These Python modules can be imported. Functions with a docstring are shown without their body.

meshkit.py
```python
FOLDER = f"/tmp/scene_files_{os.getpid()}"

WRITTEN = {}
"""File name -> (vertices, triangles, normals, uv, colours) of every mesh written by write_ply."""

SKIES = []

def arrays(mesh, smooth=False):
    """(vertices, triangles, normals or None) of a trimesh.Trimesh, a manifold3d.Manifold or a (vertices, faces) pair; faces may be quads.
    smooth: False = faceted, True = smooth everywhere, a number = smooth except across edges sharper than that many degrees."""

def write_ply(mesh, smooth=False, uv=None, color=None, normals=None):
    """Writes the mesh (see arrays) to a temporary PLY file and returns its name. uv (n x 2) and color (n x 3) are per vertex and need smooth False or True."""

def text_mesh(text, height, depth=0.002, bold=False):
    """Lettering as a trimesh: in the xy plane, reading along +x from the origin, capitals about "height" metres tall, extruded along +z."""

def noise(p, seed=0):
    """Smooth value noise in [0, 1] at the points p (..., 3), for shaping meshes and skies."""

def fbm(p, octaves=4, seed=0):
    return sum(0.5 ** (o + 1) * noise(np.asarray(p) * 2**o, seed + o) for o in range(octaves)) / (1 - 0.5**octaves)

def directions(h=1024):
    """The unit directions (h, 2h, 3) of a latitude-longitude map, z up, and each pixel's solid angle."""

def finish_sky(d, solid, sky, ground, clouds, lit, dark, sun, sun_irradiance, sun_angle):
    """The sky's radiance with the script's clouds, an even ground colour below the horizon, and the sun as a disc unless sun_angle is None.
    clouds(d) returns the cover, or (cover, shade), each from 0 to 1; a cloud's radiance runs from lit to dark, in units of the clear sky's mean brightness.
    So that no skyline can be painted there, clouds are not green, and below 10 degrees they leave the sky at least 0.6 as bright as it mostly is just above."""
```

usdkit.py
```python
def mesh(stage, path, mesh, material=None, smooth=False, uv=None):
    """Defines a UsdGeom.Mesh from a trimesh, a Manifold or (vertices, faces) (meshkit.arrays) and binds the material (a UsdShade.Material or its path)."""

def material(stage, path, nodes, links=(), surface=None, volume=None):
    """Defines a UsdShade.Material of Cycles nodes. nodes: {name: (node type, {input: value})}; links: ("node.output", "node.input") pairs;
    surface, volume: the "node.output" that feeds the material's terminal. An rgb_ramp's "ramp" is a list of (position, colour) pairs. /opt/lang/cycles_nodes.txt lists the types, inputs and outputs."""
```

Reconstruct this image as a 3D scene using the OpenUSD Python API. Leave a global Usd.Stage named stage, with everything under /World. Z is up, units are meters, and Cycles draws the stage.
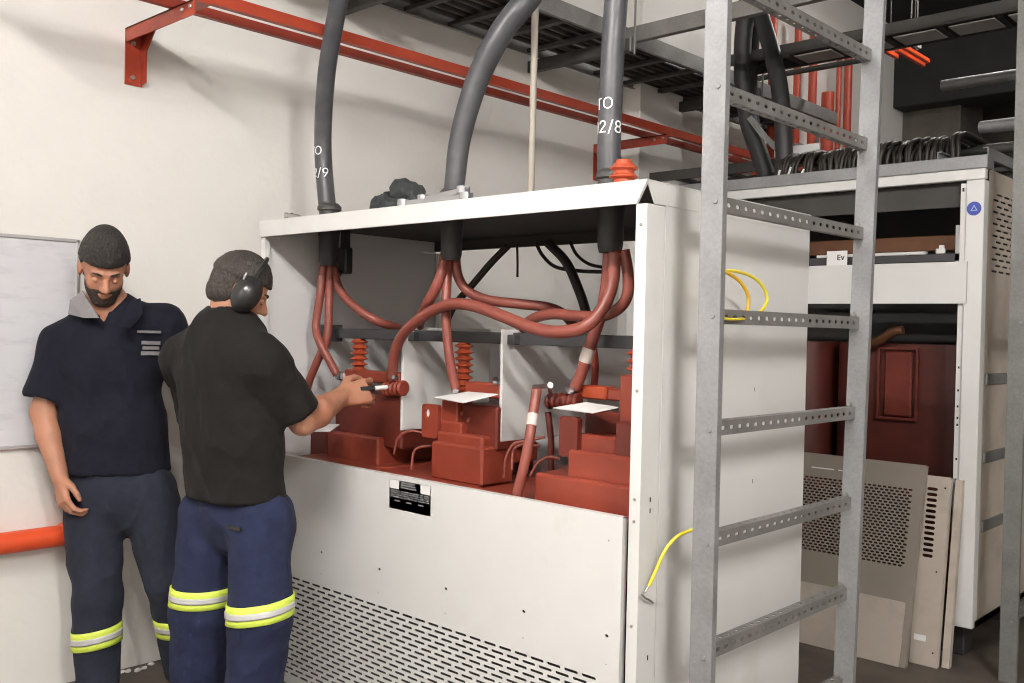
import math, random
import numpy as np
import trimesh
import manifold3d
from shapely.geometry import Polygon, box as sbox
from shapely import affinity
from pxr import Usd, UsdGeom, UsdLux, UsdShade, Gf, Sdf
import usdkit, meshkit

stage = Usd.Stage.CreateInMemory()
UsdGeom.SetStageUpAxis(stage, UsdGeom.Tokens.z)
UsdGeom.SetStageMetersPerUnit(stage, 1.0)
UsdGeom.Xform.Define(stage, '/World')
UsdGeom.Scope.Define(stage, '/World/Looks')

# ------------------------------------------------------------------ camera
EXPOSURE = 0.42
cam = UsdGeom.Camera.Define(stage, '/World/camera')
cam.CreateHorizontalApertureAttr(36.0)
cam.CreateFocalLengthAttr(36.0 * 965.0 / 1024.0)
cam.CreateClippingRangeAttr((0.05, 100.0))
cam.CreateExposureAttr(EXPOSURE)
_r, _u, _f = (0.72978, 0.68332, 0.02216), (-0.02512, -0.00559, 0.99967), (-0.68322, 0.7301, -0.01309)
CAM = (1.516, -2.140, 1.40)
UsdGeom.Xformable(cam).AddTransformOp().Set(Gf.Matrix4d(*_r, 0, *_u, 0, -_f[0], -_f[1], -_f[2], 0, *CAM, 1))

# ------------------------------------------------------------------ lamps: twin-tube fittings hung under the ceiling, two of them added fill
# (x, y, z, length, emission strength)
LAMPS = [(0.25, -2.1, 3.25, 1.5, 225.0), (3.6, -2.1, 3.6, 1.5, 500.0), (-0.4, -4.6, 3.5, 1.5, 60.0), (-0.7, 4.7, 4.15, 1.2, 70.0)]  # second and third are unseen fittings added as fill light

# ------------------------------------------------------------------ materials
L = '/World/Looks/'
MATS = {}


def mat(name, color, rough=0.5, metal=0.0, var=0.08, scale=6.0, bump=0.0, bscale=60.0, dirt=None, dirt_scale=2.0, dirt_at=(0.55, 0.75), rnd=0.0, spec=0.5, sheen=0.0, stretch=(1, 1, 1), sss=0.0):
    c = np.array(color, float)
    nodes = {
        't': ('texture_coordinate', {}),
        'mp': ('mapping', {'scale': stretch}),
        'n': ('noise_texture', {'scale': scale, 'detail': 5.0, 'roughness': 0.6}),
        'r': ('rgb_ramp', {'ramp': [(0.3, tuple(c * (1 - var))), (0.7, tuple(np.minimum(c * (1 + var), 1)))]}),
        'p': ('principled_bsdf', {'roughness': rough, 'metallic': metal, 'specular_ior_level': spec, 'sheen_weight': sheen}),
    }
    links = [('t.object', 'mp.vector'), ('mp.vector', 'n.vector'), ('n.fac', 'r.fac')]
    out = 'r.color'
    if dirt is not None:
        nodes['dn'] = ('noise_texture', {'scale': dirt_scale, 'detail': 6.0, 'roughness': 0.62})
        nodes['dr'] = ('rgb_ramp', {'ramp': [(dirt_at[0], (0, 0, 0)), (dirt_at[1], (1, 1, 1))]})
        nodes['dm'] = ('mix_color', {'b': dirt})
        links += [('mp.vector', 'dn.vector'), ('dn.fac', 'dr.fac'), ('dr.color', 'dm.fac'), (out, 'dm.a')]
        out = 'dm.result'
    if rnd:
        nodes['oi'] = ('object_info', {})
        nodes['mr'] = ('map_range', {'to_min': 1 - rnd, 'to_max': 1 + rnd})
        nodes['hs'] = ('hsv', {})
        links += [('oi.random', 'mr.value'), ('mr.result', 'hs.value'), (out, 'hs.color')]
        out = 'hs.color'
    if bump:
        nodes['bn'] = ('noise_texture', {'scale': bscale, 'detail': 3.0})
        nodes['b'] = ('bump', {'strength': bump, 'distance': 0.01})
        links += [('mp.vector', 'bn.vector'), ('bn.fac', 'b.height'), ('b.normal', 'p.normal')]
    if sss:
        nodes['p'][1].update({'subsurface_weight': sss, 'subsurface_scale': 0.004})
    links.append((out, 'p.base_color'))
    MATS[name] = usdkit.material(stage, L + name, nodes, links, surface='p.BSDF')
    return MATS[name]


def galvanised(name, color, rough=0.45, metal=0.55):
    c = np.array(color, float)
    MATS[name] = usdkit.material(stage, L + name, {
        't': ('texture_coordinate', {}),
        'v': ('voronoi_texture', {'scale': 130.0}),
        'sep': ('separate_color', {}),
        'n': ('noise_texture', {'scale': 9.0, 'detail': 5.0}),
        'add': ('math', {'math_type': 'multiply_add', 'value2': 0.22}),
        'r': ('rgb_ramp', {'ramp': [(0.3, tuple(c * 0.8)), (0.9, tuple(np.minimum(c * 1.15, 1)))]}),
        'p': ('principled_bsdf', {'roughness': rough, 'metallic': metal}),
    }, [('t.object', 'v.vector'), ('t.object', 'n.vector'), ('v.color', 'sep.color'), ('sep.r', 'add.value1'), ('n.fac', 'add.value3'), ('add.value', 'r.fac'), ('r.color', 'p.base_color')], surface='p.BSDF')


mat('wall_paint', (0.83, 0.805, 0.765), 0.55, var=0.04, scale=1.2, bump=0.12, bscale=35, dirt=(0.76, 0.72, 0.67), dirt_scale=1.1, dirt_at=(0.55, 0.8))
mat('far_wall_shade', (0.085, 0.075, 0.060), 0.8, var=0.25, scale=5, bump=0.3, bscale=40)  # dark tone paints the lack of light on the far wall
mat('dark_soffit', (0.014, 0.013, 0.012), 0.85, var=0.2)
mat('floor_concrete', (0.115, 0.094, 0.076), 0.55, var=0.25, scale=5, bump=0.15, dirt=(0.065, 0.054, 0.043), dirt_scale=3.0, dirt_at=(0.5, 0.75))
mat('cabinet_white', (0.685, 0.68, 0.665), 0.42, var=0.03, scale=3, dirt=(0.58, 0.55, 0.50), dirt_scale=2.5, dirt_at=(0.6, 0.85))
mat('cabinet_grey', (0.66, 0.65, 0.65), 0.5, var=0.03, scale=3)
mat('interior_shade', (0.05, 0.047, 0.043), 0.7, var=0.15)  # near-black tone paints the shade inside both enclosures
mat('vent_shaded', (0.27, 0.235, 0.20), 0.5, var=0.05, scale=4)  # shaded copy of the vent panel colour, for the wide panel
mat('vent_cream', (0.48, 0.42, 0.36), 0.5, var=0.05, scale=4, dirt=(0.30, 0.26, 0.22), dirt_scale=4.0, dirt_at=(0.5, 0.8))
galvanised('galvanised', (0.29, 0.29, 0.295), 0.5, 0.35)
galvanised('galvanised_dull', (0.22, 0.22, 0.21), 0.5, 0.4)
galvanised('galvanised_dark', (0.07, 0.068, 0.063), 0.6, 0.3)
mat('red_paint', (0.38, 0.052, 0.024), 0.4, var=0.12, scale=12)
mat('dark_red_paint', (0.27, 0.04, 0.022), 0.5, var=0.2, scale=12)
mat('pipe_red', (0.72, 0.085, 0.025), 0.4, var=0.05)
mat('resin_red', (0.25, 0.044, 0.024), 0.42, var=0.14, scale=7, bump=0.12, bscale=45)
mat('resin_dark', (0.13, 0.021, 0.012), 0.45, var=0.2, scale=7)
mat('resin_orange', (0.42, 0.070, 0.026), 0.35, var=0.08, scale=7)
mat('lead_red', (0.25, 0.066, 0.048), 0.42, var=0.12, scale=14)
mat('sleeve_white', (0.62, 0.55, 0.50), 0.5)
mat('cable_sheath', (0.062, 0.062, 0.070), 0.4, var=0.18, scale=10, dirt=(0.10, 0.098, 0.10), dirt_scale=9, dirt_at=(0.5, 0.8))
mat('rubber_black', (0.025, 0.024, 0.025), 0.5, var=0.2)
mat('cable_brown', (0.03, 0.024, 0.019), 0.5, var=0.2, rnd=0.5)
mat('busbar_black', (0.045, 0.045, 0.048), 0.5)
mat('marker_white', (0.85, 0.85, 0.85), 0.5, var=0.01)
mat('plate_dark', (0.10, 0.10, 0.10), 0.65, var=0.08)
mat('plate_print', (0.30, 0.30, 0.31), 0.5)
mat('paper_white', (0.82, 0.81, 0.80), 0.5, var=0.02)
mat('tray_sheet', (0.42, 0.41, 0.39), 0.5)
mat('resin_shaded', (0.075, 0.012, 0.007), 0.5, var=0.2, scale=7)  # darker resin copy, shade of the deep interior put into the colour
mat('chrome', (0.50, 0.50, 0.52), 0.22, 0.95, var=0.05)
mat('steel_bolt', (0.42, 0.40, 0.37), 0.38, 0.8, var=0.1)
mat('copper_bar', (0.13, 0.055, 0.025), 0.45, 0.4, var=0.2)
mat('board_white', (0.68, 0.68, 0.71), 0.25, var=0.03, scale=5, stretch=(1, 1, 4), dirt=(0.56, 0.56, 0.60), dirt_scale=7, dirt_at=(0.52, 0.75))
mat('board_frame', (0.55, 0.54, 0.54), 0.35, 0.4)
mat('yellow_wire', (0.80, 0.66, 0.05), 0.4, var=0.05)
mat('yellow_orange_wire', (0.78, 0.46, 0.03), 0.4, var=0.05)
mat('sticker_blue', (0.045, 0.07, 0.36), 0.4)
mat('sticker_line', (0.35, 0.42, 0.78), 0.4)
mat('rag_dark', (0.03, 0.034, 0.034), 0.85, var=0.3, scale=20, bump=0.4, bscale=80)
mat('rod_cream', (0.36, 0.32, 0.27), 0.45)
mat('lamp_housing', (0.8, 0.8, 0.78), 0.4)
# people
mat('skin', (0.45, 0.21, 0.13), 0.5, var=0.10, scale=12, bump=0.08, bscale=200, sss=0.15)
mat('skin_deep', (0.43, 0.20, 0.125), 0.5, var=0.10, scale=12, bump=0.08, bscale=200, sss=0.15)
mat('hair_black', (0.022, 0.017, 0.014), 0.6, var=0.3, scale=90, bump=0.7, bscale=220, stretch=(1, 1, 0.3))
mat('hair_brown', (0.036, 0.028, 0.023), 0.6, var=0.3, scale=90, bump=0.7, bscale=220, stretch=(1, 1, 0.3))
mat('beard_dark', (0.05, 0.03, 0.022), 0.7, var=0.3, scale=120, bump=0.8, bscale=260)
mat('shirt_navy', (0.010, 0.0105, 0.018), 0.85, var=0.15, scale=40, bump=0.15, bscale=350, sheen=0.03, spec=0.12)
mat('shirt_black', (0.0125, 0.011, 0.010), 0.85, var=0.15, scale=40, bump=0.15, bscale=350, sheen=0.03, spec=0.12)
mat('collar_grey', (0.20, 0.19, 0.195), 0.8)
mat('trouser_blue', (0.019, 0.024, 0.055), 0.85, var=0.15, scale=30, bump=0.15, bscale=350, sheen=0.03, spec=0.12)
mat('trouser_grey', (0.022, 0.025, 0.038), 0.85, var=0.15, scale=30, bump=0.15, bscale=350, sheen=0.03, spec=0.12)
mat('tape_yellow', (0.66, 0.80, 0.10), 0.5, var=0.03)
mat('tape_silver', (0.58, 0.58, 0.58), 0.35, 0.2, var=0.04)
mat('muff_black', (0.02, 0.02, 0.02), 0.25)
mat('boot_black', (0.02, 0.018, 0.016), 0.5)
mat('eye_white', (0.7, 0.68, 0.65), 0.2)
mat('eye_dark', (0.02, 0.012, 0.01), 0.2)
for i, l in enumerate(LAMPS):
    MATS['tube_glow_%d' % i] = usdkit.material(stage, L + 'tube_glow_%d' % i, {'e': ('emission', {'color': (1.0, 0.965, 0.925), 'strength': l[4]})}, surface='e.emission')

# ------------------------------------------------------------------ scene helpers
USED = {}


def numbered(parent, name):
    k = (parent, name)
    n = USED.get(k, 0)
    USED[k] = n + 1
    return name if n == 0 else '%s_%03d' % (name, n)


def path_of(parent):
    return '/World' if parent is None else str(parent.GetPath())


def obj(name, mesh, material, parent=None, smooth=30, label=None):
    p = path_of(parent)
    m = usdkit.mesh(stage, p + '/' + numbered(p, name), mesh, MATS[material], smooth=smooth)
    prim = m.GetPrim()
    if label:
        prim.SetCustomDataByKey('label', label)
    return prim


def tag(prim, label=None, cat=None, group=None, kind=None):
    for k, v in (('label', label), ('category', cat), ('group', group), ('kind', kind)):
        if v:
            prim.SetCustomDataByKey(k, v)
    return prim


def thing(name, label, cat, loc=(0, 0, 0), group=None, kind=None):
    x = UsdGeom.Xform.Define(stage, '/World/' + numbered('/World', name))
    return tag(x.GetPrim(), label, cat, group, kind)


def struct(name, mesh, material, smooth=False):
    return tag(obj(name, mesh, material, None, smooth), kind='structure')


def sgroup(name, label=None):
    x = UsdGeom.Xform.Define(stage, '/World/' + numbered('/World', name)).GetPrim()
    return tag(x, label, kind='structure')


ORD = ['first', 'second', 'third', 'fourth', 'fifth', 'sixth', 'seventh', 'eighth']
# ------------------------------------------------------------------ shape helpers
def cat(ms):
    return trimesh.util.concatenate(list(ms))


def bx(lo, hi, bev=0.0):
    """Axis-aligned box from corner to corner with chamfered edges."""
    lo, hi = np.minimum(lo, hi), np.maximum(lo, hi)
    if bev <= 0:
        m = trimesh.creation.box(extents=hi - lo)
        m.apply_translation((lo + hi) / 2)
        return m
    c, s = (lo + hi) / 2, (hi - lo) / 2
    b = min(bev, 0.45 * s.min() * 2)
    pts = []
    for sx in (-1, 1):
        for sy in (-1, 1):
            for sz in (-1, 1):
                g = np.array([sx, sy, sz])
                for k in range(3):
                    q = s - b
                    q = q.copy()
                    q[k] = s[k]
                    pts.append(c + g * q)
    return trimesh.convex.convex_hull(np.array(pts))


def boxc(p, q, depth, bev=0.004):
    """Box whose front face (facing -y) spans p..q and which is depth thick along y."""
    y = p[1]
    return bx((p[0], y, p[2]), (q[0], y + depth, q[2]), bev)


def smooth_path(pts, n=8):
    p = np.array(pts, float)
    if len(p) < 3:
        return p
    out = []
    q = np.vstack([2 * p[0] - p[1], p, 2 * p[-1] - p[-2]])
    for i in range(1, len(q) - 2):
        for t in np.linspace(0, 1, n, endpoint=False):
            a, b, c, d = q[i - 1], q[i], q[i + 1], q[i + 2]
            out.append(0.5 * ((2 * b) + (-a + c) * t + (2 * a - 5 * b + 4 * c - d) * t * t + (-a + 3 * b - 3 * c + d) * t ** 3))
    out.append(p[-1])
    return np.array(out)


def tube(pts, r, n=14, smooth=True, k=8, cap=True):
    p = smooth_path(pts, k) if smooth else np.array(pts, float)
    m = len(p)
    r = np.interp(np.linspace(0, 1, m), np.linspace(0, 1, len(np.atleast_1d(r))), np.atleast_1d(r)) if np.ndim(r) else np.full(m, r)
    t = np.gradient(p, axis=0)
    t /= np.linalg.norm(t, axis=1)[:, None]
    u = np.cross(t[0], (0.31, 0.83, 0.47))
    u /= np.linalg.norm(u)
    V = []
    ang = np.linspace(0, 2 * np.pi, n, endpoint=False)
    for i in range(m):
        u = u - t[i] * (u @ t[i])
        u /= np.linalg.norm(u)
        w = np.cross(t[i], u)
        V.append(p[i] + r[i] * (np.cos(ang)[:, None] * u + np.sin(ang)[:, None] * w))
    V = np.vstack(V)
    F = []
    for i in range(m - 1):
        for j in range(n):
            a, b = i * n + j, i * n + (j + 1) % n
            F += [(a, b, b + n), (a, b + n, a + n)]
    if cap:
        V = np.vstack([V, p[0], p[-1]])
        for j in range(n):
            F.append((m * n, (j + 1) % n, j))
            F.append((m * n + 1, (m - 1) * n + j, (m - 1) * n + (j + 1) % n))
    return trimesh.Trimesh(V, np.array(F), process=False)


def lathe(profile, base=(0, 0, 0), axis=(0, 0, 1), n=24):
    m = trimesh.creation.revolve(np.array(profile, float), sections=n)
    m.apply_transform(trimesh.geometry.align_vectors((0, 0, 1), axis))
    m.apply_translation(base)
    return m


def extrude(poly, depth, O, U, V):
    """Polygon in (u, v) extruded by depth along U x V, placed at O."""
    U, V = np.array(U, float), np.array(V, float)
    U, V = U / np.linalg.norm(U), V / np.linalg.norm(V)
    m = trimesh.creation.extrude_polygon(poly, depth, engine='earcut')
    T = np.eye(4)
    T[:3, 0], T[:3, 1], T[:3, 2], T[:3, 3] = U, V, np.cross(U, V), O
    m.apply_transform(T)
    return m


def slot(cx, cy, w, h):
    r = h / 2
    return sbox(cx - w / 2 + r, cy - 1e-5, cx + w / 2 - r, cy + 1e-5).buffer(r, quad_segs=2)


def bolt_mesh(p, axis, r=0.006, h=0.005):
    m = lathe([(0, 0), (r, 0), (r, h * 0.7), (r * 0.8, h), (0, h)], (0, 0, 0), (0, 0, 1), 6)
    m.apply_transform(trimesh.geometry.align_vectors((0, 0, 1), axis))
    m.apply_translation(p)
    return m


def ribbed(z0, z1, r0, r1, n, x, y):
    """Profile of a shed insulator between z0 and z1."""
    prof = [(0, z0), (r0, z0)]
    h = (z1 - z0) / n
    for i in range(n):
        b = z0 + i * h
        prof += [(r0, b + h * 0.15), (r1, b + h * 0.4), (r1, b + h * 0.52), (r0, b + h * 0.85)]
    prof += [(r0, z1), (0, z1)]
    return lathe([(r, z) for r, z in prof], (x, y, 0), n=22)


def text_on(text, height, depth, O, U, V, bold=False):
    m = meshkit.text_mesh(text, height, depth, bold)
    U, V = np.array(U, float), np.array(V, float)
    T = np.eye(4)
    T[:3, 0], T[:3, 1], T[:3, 2], T[:3, 3] = U, V, np.cross(U, V), O
    m.apply_transform(T)
    return m


# ------------------------------------------------------------------ signed-distance modelling for bodies and cloth
def surface_nets(D, lo, h):
    nx, ny, nz = D.shape
    ins = D < 0
    c = [ins[i:nx - 1 + i, j:ny - 1 + j, k:nz - 1 + k] for i in (0, 1) for j in (0, 1) for k in (0, 1)]
    s = sum(x.astype(np.int8) for x in c)
    mask = (s > 0) & (s < 8)
    I, J, K = np.nonzero(mask)
    vid = np.full(mask.shape, -1, np.int64)
    vid[I, J, K] = np.arange(len(I))
    acc, cnt = np.zeros((len(I), 3)), np.zeros(len(I))
    corners = np.array([(i, j, k) for i in (0, 1) for j in (0, 1) for k in (0, 1)])
    vals = np.stack([D[I + a, J + b, K + cc] for a, b, cc in corners], 1)
    for a in range(8):
        for b in range(a + 1, 8):
            d = corners[b] - corners[a]
            if np.abs(d).sum() != 1:
                continue
            va, vb = vals[:, a], vals[:, b]
            cross = (va < 0) != (vb < 0)
            t = np.where(cross, va / np.where(cross, va - vb, 1), 0)
            acc[cross] += (corners[a] + t[:, None] * d)[cross]
            cnt[cross] += 1
    V = lo + h * (np.stack([I, J, K], 1) + acc / cnt[:, None])
    F = []
    for ax in range(3):
        o = [0, 0, 0]
        o[ax] = 1
        A = ins[:nx - o[0], :ny - o[1], :nz - o[2]]
        B = ins[o[0]:, o[1]:, o[2]:]
        i, j, k = np.nonzero(A != B)
        p = np.stack([i, j, k], 1)
        b, cax = (ax + 1) % 3, (ax + 2) % 3
        ok = (p[:, b] > 0) & (p[:, cax] > 0) & (p[:, b] < D.shape[b] - 1) & (p[:, cax] < D.shape[cax] - 1)
        p = p[ok]
        flip = ~A[p[:, 0], p[:, 1], p[:, 2]]
        eb, ec = np.eye(3, dtype=int)[b], np.eye(3, dtype=int)[cax]
        q = [vid[tuple((p - x).T)] for x in (eb + ec, ec, 0 * eb, eb)]
        q = np.stack(q, 1)
        q[flip] = q[flip][:, ::-1]
        F.append(q)
    F = np.vstack(F)
    F = F[(F >= 0).all(1)]
    return trimesh.Trimesh(V, np.vstack([F[:, [0, 1, 2]], F[:, [0, 2, 3]]]), process=False)


class Field:
    def __init__(s, lo, hi, h):
        s.lo, s.h = np.array(lo, float), h
        s.n = np.ceil((np.array(hi) - s.lo) / h).astype(int) + 1
        s.D = np.full(s.n, 0.25, np.float32)

    def sub(s, lo, hi):
        a = np.clip(np.floor((np.array(lo) - s.lo) / s.h).astype(int), 0, s.n)
        b = np.clip(np.ceil((np.array(hi) - s.lo) / s.h).astype(int) + 1, 0, s.n)
        ix = [np.arange(a[k], b[k]) for k in range(3)]
        P_ = [(s.lo[k] + ix[k] * s.h).astype(np.float32) for k in range(3)]
        return tuple(slice(a[k], b[k]) for k in range(3)), (P_[0][:, None, None], P_[1][None, :, None], P_[2][None, None, :])

    def comb(s, sl, d, k, op):
        D = s.D[sl]
        if D.size == 0:
            return
        if op == 'u':
            h = np.clip(0.5 + 0.5 * (D - d) / k, 0, 1)
            s.D[sl] = D + (d - D) * h - k * h * (1 - h)
        else:
            d = -d
            h = np.clip(0.5 - 0.5 * (D - d) / k, 0, 1)
            s.D[sl] = D + (d - D) * h + k * h * (1 - h)

    def cone(s, a, b, ra, rb, k=0.012, sq=None, op='u', ends=None):
        """Round cone a->b; sq = (axis, factor) flattens it along an axis; ends=(ta, tb): cut it flat there (fractions of its length)."""
        a, b = np.array(a, float), np.array(b, float)
        m = max(ra, rb) + 0.05 + k
        sl, (X, Y, Z) = s.sub(np.minimum(a, b) - m, np.maximum(a, b) + m)
        ba = b - a
        rel = [X - a[0], Y - a[1], Z - a[2]]
        q = 1.0
        if sq is not None:
            ax, q = np.array(sq[0], float), sq[1]
            dd = rel[0] * ax[0] + rel[1] * ax[1] + rel[2] * ax[2]
            e = (q - 1) * dd
            rel = [rel[i] + e * ax[i] for i in range(3)]
            ba = ba + (q - 1) * (ba @ ax) * ax
        L2 = ba @ ba
        traw = (rel[0] * ba[0] + rel[1] * ba[1] + rel[2] * ba[2]) / max(L2, 1e-12)
        t = np.clip(traw, 0, 1)
        d = np.sqrt((rel[0] - t * ba[0]) ** 2 + (rel[1] - t * ba[1]) ** 2 + (rel[2] - t * ba[2]) ** 2) - (ra + (rb - ra) * t)
        if q != 1:
            d = d / (1 + (q - 1) * 0.5)
        if ends is not None:
            ln = math.sqrt(L2)
            if ends[0] is not None:
                d = np.maximum(d, (ends[0] - traw) * ln)
            if ends[1] is not None:
                d = np.maximum(d, (traw - ends[1]) * ln)
        s.comb(sl, d.astype(np.float32), k, op)

    def ell(s, c, r, R=np.eye(3), k=0.01, op='u'):
        """Ellipsoid at c with radii r along the rows of R."""
        c, r = np.array(c, float), np.array(r, float)
        m = r.max() + 0.04 + k
        sl, (X, Y, Z) = s.sub(c - m, c + m)
        q = [(X - c[0]) * R[i][0] + (Y - c[1]) * R[i][1] + (Z - c[2]) * R[i][2] for i in range(3)]
        k0 = np.sqrt(sum((q[i] / r[i]) ** 2 for i in range(3))) + 1e-6
        k1 = np.sqrt(sum((q[i] / r[i] ** 2) ** 2 for i in range(3))) + 1e-6
        s.comb(sl, (k0 * (k0 - 1) / k1).astype(np.float32), k, op)

    def clip(s, p, n):
        """Keep the side of the plane at p that n points away from."""
        n = np.array(n, float)
        n /= np.linalg.norm(n)
        _, (X, Y, Z) = s.sub(s.lo, s.lo + s.n * s.h)
        s.D = np.maximum(s.D, ((X - p[0]) * n[0] + (Y - p[1]) * n[1] + (Z - p[2]) * n[2]).astype(np.float32))

    def mesh(s, fold=0.0, freq=(9, 9, 5), seed=3, keep=True):
        m = surface_nets(s.D, s.lo, s.h)
        if keep:
            parts = m.split(only_watertight=False)
            if len(parts) > 1:
                m = max(parts, key=lambda x: len(x.faces))
        if fold:
            _, _, n = meshkit.arrays(m, True)
            v = np.array(m.vertices)
            f = np.array(freq, float)
            w = meshkit.fbm(v * f + 0.6 * meshkit.noise(v * f * 0.5, seed + 9)[:, None], 3, seed)
            ridge = 1 - np.abs(2 * w - 1) * 2.2
            m = trimesh.Trimesh(v + n * (fold * ridge)[:, None], m.faces, process=False)
        return m


def unit(v):
    v = np.array(v, float)
    return v / np.linalg.norm(v)


def frame(fwd, up=(0, 0, 1)):
    """Rows: right, forward, up."""
    f = unit(fwd)
    r = unit(np.cross(f, up))
    return np.array([r, f, np.cross(r, f)])


def add_head(F, c, R, neck, k=0.012, S=1.0, neck_r=0.066):
    g = lambda r, f, u: np.array(c) + (R[0] * r + R[1] * f + R[2] * u) * S

    def E(p, r, kk, op='u'):
        F.ell(g(*p), np.array(r) * S, R, kk, op)
    F.cone(neck, g(0, -0.015, -0.06), neck_r, 0.058 * S, 0.03)
    E((0, -0.012, 0.030), (0.076, 0.097, 0.090), 0.02)
    E((0, 0.028, -0.035), (0.062, 0.068, 0.082), 0.02)
    E((0, 0.056, -0.093), (0.036, 0.030, 0.026), 0.02)
    for s in (-1, 1):
        E((0.040 * s, 0.060, -0.022), (0.022, 0.022, 0.024), 0.015)
        F.cone(g(0.012 * s, 0.086, 0.022), g(0.042 * s, 0.073, 0.020), 0.011 * S, 0.010 * S, 0.008)
        E((0.031 * s, 0.101, 0.000), (0.016, 0.016, 0.011), 0.008, 's')
        E((0.080 * s, -0.008, -0.006), (0.010, 0.021, 0.033), 0.006)
    F.cone(g(0, 0.088, 0.010), g(0, 0.114, -0.028), 0.009 * S, 0.013 * S, 0.008)
    for s in (-1, 1):
        E((0.012 * s, 0.103, -0.033), (0.009, 0.009, 0.008), 0.006)
    E((0, 0.093, -0.057), (0.025, 0.011, 0.007), 0.005)
    E((0, 0.090, -0.068), (0.021, 0.011, 0.007), 0.005)


def add_hand(F, w, d, nrm, curls=(0.5, 0.6, 0.65, 0.7), thumb=0.4, side=1, s=1.0, spread=0.1):
    """Hand from wrist w: d = along the palm, nrm = out of the back of the hand, side = +1/-1 puts the thumb on +-(d x nrm)."""
    d, nrm = unit(d), unit(nrm)
    nrm = unit(nrm - d * (nrm @ d))
    x = np.cross(d, nrm) * side
    w = np.array(w, float)
    for k, off in enumerate((0.030, 0.010, -0.010, -0.029)):
        F.cone(w + x * off * 0.55 * s, w + (d * 0.085 + x * off) * s, 0.016 * s, 0.0125 * s, 0.012)
    lens = ((0.042, 0.025, 0.020), (0.046, 0.029, 0.021), (0.043, 0.027, 0.020), (0.034, 0.020, 0.017))
    for k, off in enumerate((0.031, 0.010, -0.011, -0.031)):
        p = w + (d * (0.088 - 0.004 * abs(k - 1)) + x * off) * s
        dirv = unit(d + x * spread * (off / 0.03) * 0.4)
        a = 0.0
        for j, ln in enumerate(lens[k]):
            a += curls[k] * (0.8 if j == 0 else 1.15)
            v = dirv * math.cos(a) - nrm * math.sin(a)
            q = p + v * ln * s
            F.cone(p, q, (0.0098 - 0.0008 * j) * s, (0.0092 - 0.001 * j) * s, 0.004)
            p = q
    p = w + (d * 0.022 + x * 0.026 - nrm * 0.006) * s
    a = unit(d * 0.75 + x * 0.75 - nrm * 0.25)
    q = p + a * 0.040 * s
    F.cone(p, q, 0.0165 * s, 0.012 * s, 0.010)
    a2 = unit(d * 1.0 + x * (0.5 - thumb) - nrm * thumb)
    q2 = q + a2 * 0.030 * s
    F.cone(q, q2, 0.0115 * s, 0.0105 * s, 0.005)
    a3 = unit(d * 1.0 + x * (0.1 - thumb) - nrm * thumb * 1.2)
    F.cone(q2, q2 + a3 * 0.024 * s, 0.0105 * s, 0.0085 * s, 0.004)


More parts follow.
